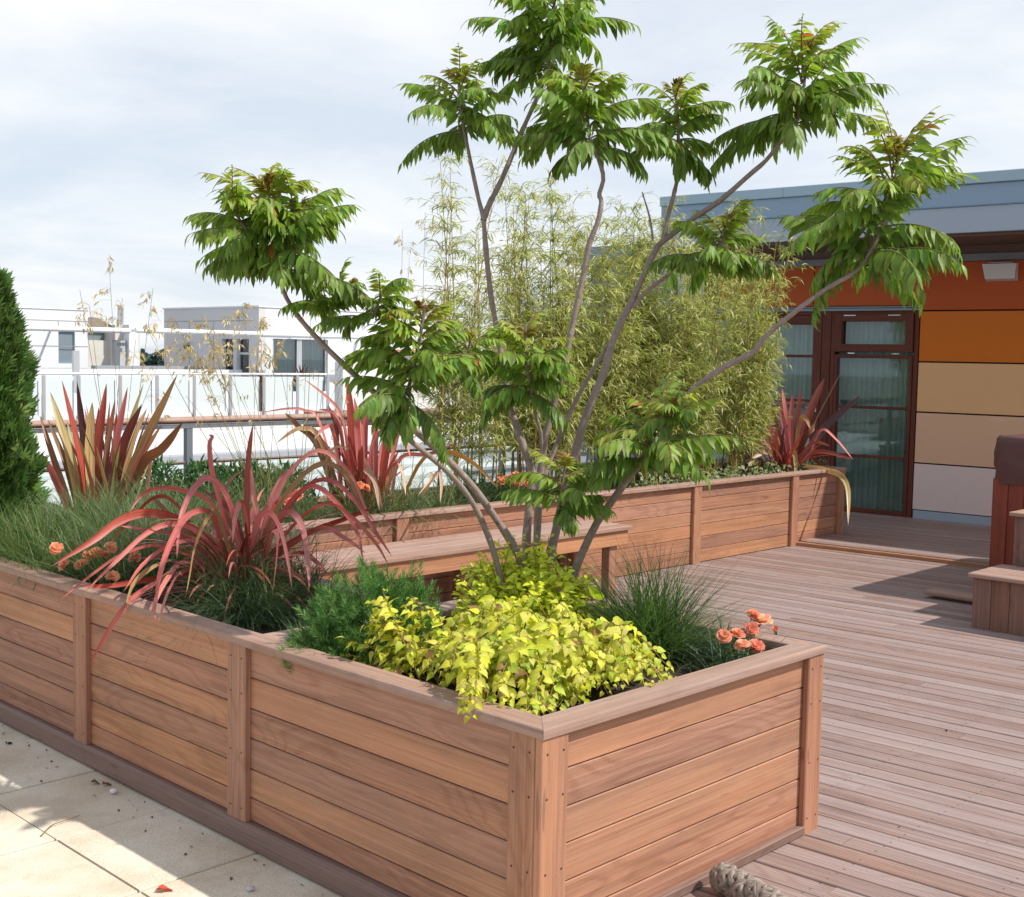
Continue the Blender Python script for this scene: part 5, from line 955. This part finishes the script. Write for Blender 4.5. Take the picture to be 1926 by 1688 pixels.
# older house with white chimneys further back
def at60(x, y): return aty(x, y, 60.)
OH = thing('house', at60(205, 690), 'old pale house with brown gabled roof, white chimney stacks and thin flue pipes', 'house')
def q60(x0, y0, x1, y1, dy, dep, name, mat, par=OH):
    l = at60(x0, y1); h = at60(x1, y0); a = Acc(); a.box((l[0], 60+dy, l[2]), (h[0], 60+dy+dep, h[2]), 2); return a.build(name, mat, par)
OLDW = plain('old_render', (.62, .60, .55), .8, .25, .9)
q60(166, 641, 206, 720, 0, 5, 'wall', OLDW); q60(206, 617, 222, 720, -.3, 4, 'wall', OLDW)
l = at60(176, 616); h = at60(209, 597); rx = at60(214, 597)
a = Acc(); V = [(l[0]-.3, 60.2, l[2]), (h[0]+.4, 60.2, l[2]), (h[0]+.4, 63.5, l[2]), (l[0]-.3, 63.5, l[2]), (l[0], 61.8, h[2]), (h[0]+.2, 61.8, h[2])]
a.add(V, [(0, 1, 5, 4), (2, 3, 4, 5), (0, 4, 4, 3), (1, 2, 5, 5)]); a.build('roof', plain('brown_tile', (.19, .15, .12), .8, .25, 2.5), OH)
q60(168, 614, 208, 640, .5, 4, 'dormer', plain('dormer_dark', (.17, .21, .22), .6), OH)
ch = q60(206, 612, 221, 640, -.6, .3, 'chimney', OLDW); s1_ = q60(208, 641, 221, 715, -1., 1.2, 'chimney', plain('stack_grey', (.46, .49, .54), .7)); s2c = q60(221.5, 612, 238, 715, -1.2, 1.6, 'chimney', WGREY); q60(238.5, 624, 248.5, 715, -.8, 2., 'chimney', OLDW)
a = Acc()
for x in (223, 227, 231): p_, r_ = at60(x, 611), at60(x, 574); a.tube(np.array([p_, r_-[0, 0, .25], r_]), [.055, .055, .06], 7)
a.build('flue_pipe', STEEL, s2c, True)
a = Acc()
for x in (222.5, 227, 231.5, 236): p_ = aty(x, 648, 58.79); a.box((p_[0]-.05, 58.76, p_[2]-.09), (p_[0]+.05, 58.795, p_[2]+.09), 2)
a.build('vent_slots', DARK, s2c)
# terrace of the neighbours: slab wall, low roof edge and glass balustrade
gx0, gx1 = 6., aty(614, 707, 30.)[0]; gz1 = aty(400, 704, 30.)[2]; gz0 = aty(400, 778, 30.)[2]
NT_ = thing('terrace', (18, 31, -2), 'white neighbouring terrace with bright parapet wall below the glass panels', 'terrace')
a = Acc(); a.box((4, 29.9, gz0-2.6), (gx1+.3, 30.2, gz0+.02), 0); a.box((gx1+.31, 29.6, -3.2), (36, 30.0, aty(700, 682, 29.6)[2]), 0); a.build('parapet_wall', WHITE, NT_)
a = Acc(); a.box((4, 30.21, -.55), (36, 32.99, -.45), 0); a.build('floor', SLAB, NT_)
a = Acc(); l = aty(180, 699, 36.); h = aty(308, 689, 36.); a.box((l[0], 36, l[2]-1.5), (Xc-.002, 36.3, h[2]), 0); a.build('upstand', SLAB, NT_)
a = Acc(); l = aty(60, 697, 34.); a.box((8, 33.9, l[2]-.04), (Xc-.02, 34., l[2]+.05), 0); a.box((8, 33.92, -1), (Xc-.02, 33.98, l[2]-.10), 0); a.build('inner_rail', TUBE, NT_)
a = Acc(); p_ = aty(144, 660, 33.); q_ = aty(144, 700, 33.); a.box((p_[0]-.09, 33, q_[2]-.6), (p_[0]+.09, 33.1, p_[2]), 2); a.build('post', STEEL, NT_)
GB = thing('balustrade', ((gx0+gx1)/2, 30, gz0), 'frosted glass balustrade on steel posts along the white neighbouring terrace', 'balustrade')
a = Acc(); a.tube(np.array([(gx0, 30, gz1), (gx1, 30, gz1)]), [.035, .035], 10); a.build('handrail', TUBE, GB, True)
pxs = [78, 144, 222, 291, 361, 429, 492, 555, 612]
xs_ = [6.6, 8.1, 9.6, 11.1, 12.5]+[aty(x, 740, 30.)[0] for x in pxs]
xs_ = sorted(x for x in xs_ if x > 6)
for x in xs_: a = Acc(); a.box((x-.05, 29.86, gz0-.06), (x+.05, 29.898, gz1-.04), 2, None, .01); a.box((x-.03, 29.84, gz0-.1), (x+.03, 29.858, gz0+.14), 2, None, .005); a.build('post', STEEL, GB)
for x0, x1 in zip(xs_[:-1], xs_[1:]):
    if x1-x0 > .3: a = Acc(); a.box((x0+.08, 29.99, gz0+.03), (x1-.08, 30.005, gz1-.07), 0); a.build('glass_panel', FG, GB)
PG = 'potted spiky plants on the neighbouring terrace'
for px, lab, kk_ in ((490, 'tiny dark red potted plant on the glass railing below the white wall corner', .8), (568, 'small dark red spiky potted plant on the glass railing before the wide curtained window', 1.15)):
    b = aty(px, 708, 30.4); t_ = thing('potted_plant', b-[0, 0, 1.25], lab, 'plant', PG); a = Acc(); fan(a, b-[0, 0, .25*kk_], 34, .62*kk_, .05, ['maroon', 'dred', 'brown'], 20, 88, .5); a.build('foliage', STRAP, t_, True)
    a = Acc(); a.tube(np.array([b-[0, 0, 1.25], b-[0, 0, .6], b-[0, 0, .22*kk_]]), [.13, .16, .18], 12, (.2, .1, .07)); a.build('pot', vcol('pot_clay') if 'pot_clay' not in bpy.data.materials else bpy.data.materials['pot_clay'], t_)
# slate roof and flat metal roof seen through the bamboo
SH = thing('house', (19, 19, -2), 'house with a grey slate roof and red ridge seen through the bamboo', 'house')
sl_, sr_ = aty(905, 800, 17.), aty(1400, 800, 17.)
z0, z1 = aty(1000, 785, 17.)[2], aty(1000, 672, 20.)[2]
ms_ = NT('slate'); tcx = ms_.n('TexCoord'); br = ms_.n('TexBrick', {'Vector': (tcx, 3), 'Color1': (.20, .20, .22, 1), 'Color2': (.33, .32, .34, 1), 'Mortar': (.06, .06, .07, 1), 'Scale': 1., 'Mortar Size': .012, 'Brick Width': .28, 'Row Height': .16}); nz = ms_.n('TexNoise', {'Vector': (tcx, 3), 'Scale': 3., 'Detail': 5.})
SLATE = ms_.done(ms_.n('BsdfPrincipled', {'Base Color': o2(ms_.mix(ms_.math('MULTIPLY', (nz, 0), .6), (br, 0), (.22, .19, .19, 1))), 'Roughness': .7}))
a = Acc(); rows = 16
for i in range(rows):
    f0, f1 = i/rows, (i+1)/rows; y0, y1 = 17+3*f0, 17+3*f1; za, zb = z0+(z1-z0)*f0, z0+(z1-z0)*f1
    a.add([(sl_[0], y0, za+.03), (sr_[0]+4, y0, za+.03), (sr_[0]+4, y1, zb+.008), (sl_[0], y1, zb+.008), (sl_[0], y0, za), (sr_[0]+4, y0, za)], [(0, 1, 2, 3), (4, 5, 1, 0)])
a.build('roof', SLATE, SH)
a = Acc(); a.tube(np.array([(sl_[0], 20, z1+.02), (sr_[0]+4, 20, z1+.02)]), [.09, .09], 8, (.34, .12, .08)); a.build('ridge', vcol('ridge_tile'), SH, True)
a = Acc(); a.box((sl_[0]+.2, 17.15, -6), (sr_[0]+3.8, 23, z0-.12), 0); a.build('wall', plain('brick_far', (.30, .16, .12), .8, .2, 6.), SH)
a = Acc(); a.box((sl_[0]-.2, 16.85, z0-.16), (sr_[0]+4, 17.1, z0-.02), 0); a.build('gutter', plain('gutter_dark', (.05, .05, .055), .6), SH)
FR = thing('building', (12, 13, -3), 'lower flat roofed extension with pale green metal roof and white edge below the handrail', 'building')
zw = aty(900, 832, 12.)[2]; l, h = aty(640, 830, 14.), aty(1150, 830, 14.)
a = Acc(); a.box((2., 14., -6), (h[0]+2, 14.3, aty(900, 796, 14.)[2]), 0); a.build('upstand_wall', WHITE, FR)
a = Acc(); a.box((2., 8.6, zw-.5), (h[0]+2, 13.99, aty(900, 838, 13.9)[2]-.02), 0); a.build('roof', plain('pale_metal_roof', (.50, .56, .55), .45, .06, .8), FR)
a = Acc()
for y in (9.6, 10.7, 11.8, 12.9): a.box((2., y, aty(900, 838, 13.9)[2]-.018), (h[0]+2, y+.04, aty(900, 838, 13.9)[2]+.02), 0)
a.build('roof_seam', plain('seam_metal', (.44, .50, .49), .45), FR)
a = Acc(); a.box((2., 13.7, aty(900, 838, 13.9)[2]+.0), (h[0]+2, 13.995, aty(900, 828, 13.9)[2]), 0); a.build('gutter', SLAB, FR)
# distant wood
a = Acc(); T = leaf_T(.5, .1, .1, 0, 4)
for i in range(80):
    x = rng.uniform(60, 340); hh = rng.uniform(6, 11); b = np.array([x, 300+rng.uniform(-30, 30), -9]); k_ = 260; p_ = b+[0, 0, hh*.62]+unit_sphere(k_)*np.array([4.5, 4, hh*.45])*rng.random((k_, 1))**.33
    a.inst(T, frames(unit_sphere(k_), unit_sphere(k_)), p_, rng.uniform(.8, 1.6, k_), vary((.06, .10, .10), k_, .2), rng.random(k_))  # distance haze is put into the leaf colour as a blue tint
tag(a.build('distant_wood', leafmat('far_foliage', .8, .1, .1), base=(200, 300, -9)), 'far off wood on the horizon between the white buildings', 'wood', kind='stuff')
# ================================================================== litter on the paving
LEAFD = leafmat('fallen_leaf', .6, .1, .3, vein=.3, var=.3)
def fallen(px, py, size, col, label, curl=.5, rot=0., name='fallen_leaf'):
    p_ = atz(px, py, -.068); T = leaf_T(.28, curl, .6, .05, 7); a = Acc(); d = np.array([[math.cos(rot), math.sin(rot), .10]]); a.inst(T, frames(d, np.array([[.1, .15, 1.]])), p_[None]-d*size/2, np.array([size]), np.array([col]), np.array([.3]))
    tag(a.build(name, LEAFD, base=p_, smooth=True), label, 'leaf', 'fallen leaves on the paving')
fallen(312, 1671, .062, (.62, .10, .05), 'bright red fallen leaf in the sunlit strip of paving', .3, -.55); fallen(18, 1395, .05, (.06, .055, .06), 'dark dry leaf on a paving joint in the planter shade', .8, .6); fallen(184, 1469, .055, (.16, .17, .07), 'curled green brown leaf against the planter foot', .7, -.4)
fallen(205, 1471, .06, (.30, .12, .08), 'crumpled reddish brown leaf beside the white pebble', .9, .2); fallen(1668, 1099, .04, (.10, .06, .04), 'scrap of brown leaf on the deck near the loose plank', .5, .3)
for px, py, r_, c_, lab in ((214, 1488, .014, (.78, .76, .74), 'small white pebble next to the brown leaves by the planter'), (471, 1671, .013, (.55, .54, .55), 'grey pebble in the shade near the planter base')):
    p_ = atz(px, py, -.079+r_*.7); v = unit_sphere(1); a = Acc(); m_, n_ = 8, 12
    th_ = np.linspace(.05, math.pi-.05, m_); ph_ = np.arange(n_)*2*math.pi/n_; V = np.stack([np.sin(th_)[:, None]*np.cos(ph_), np.sin(th_)[:, None]*np.sin(ph_), np.cos(th_)[:, None]+0*ph_], -1)*np.array([1.25, .95, .75])*r_*(1+.06*rng.normal(size=(m_, n_, 1)))
    a.add((V+p_).reshape(-1, 3), [(i*n_+j, (i+1)*n_+j, (i+1)*n_+(j+1) % n_, i*n_+(j+1) % n_) for i in range(m_-1) for j in range(n_)], c_); tag(a.build('pebble', vcol('pebble') if 'pebble' not in bpy.data.materials else bpy.data.materials['pebble'], base=p_, smooth=True), lab, 'pebble', 'pebbles on the paving')
P = smooth_path([atz(77, 1573, -.074), atz(97, 1553, -.072), atz(118, 1545, -.070), atz(150, 1534, -.072)], 10); a = Acc(); a.tube(P, np.linspace(.0028, .0012, 10), 5, (.22, .14, .05)); tag(a.build('twig', vcol('twig'), base=P[0], smooth=True), 'thin bent twig lying across the paving joint', 'twig')

# scraps of leaf and soil blown along the planter foot and over the deck
a = Acc(); TL = leaf_T(.3, .5, .5, .04, 5); n = 70; pts = []
for i in range(44): pts.append((2.49-abs(rng.normal(0, .10))-.012, rng.uniform(2.6, 6.2), -.0745))
for i in range(26): pts.append((rng.uniform(4.1, 9.0), rng.uniform(.8, 5.9), .006))
pts = np.array(pts); n = len(pts); dd_ = rng.normal(size=(n, 3))*[1, 1, .12]
a.inst(TL, frames(dd_, np.array([0, 0, 1.])+rng.normal(0, .25, (n, 3))), pts, rng.uniform(.006, .020, n), vary((.17, .11, .06), n, .35), rng.random(n))
tag(a.build('leaf_litter', LEAFD, base=pts[0], smooth=True), kind='stuff')
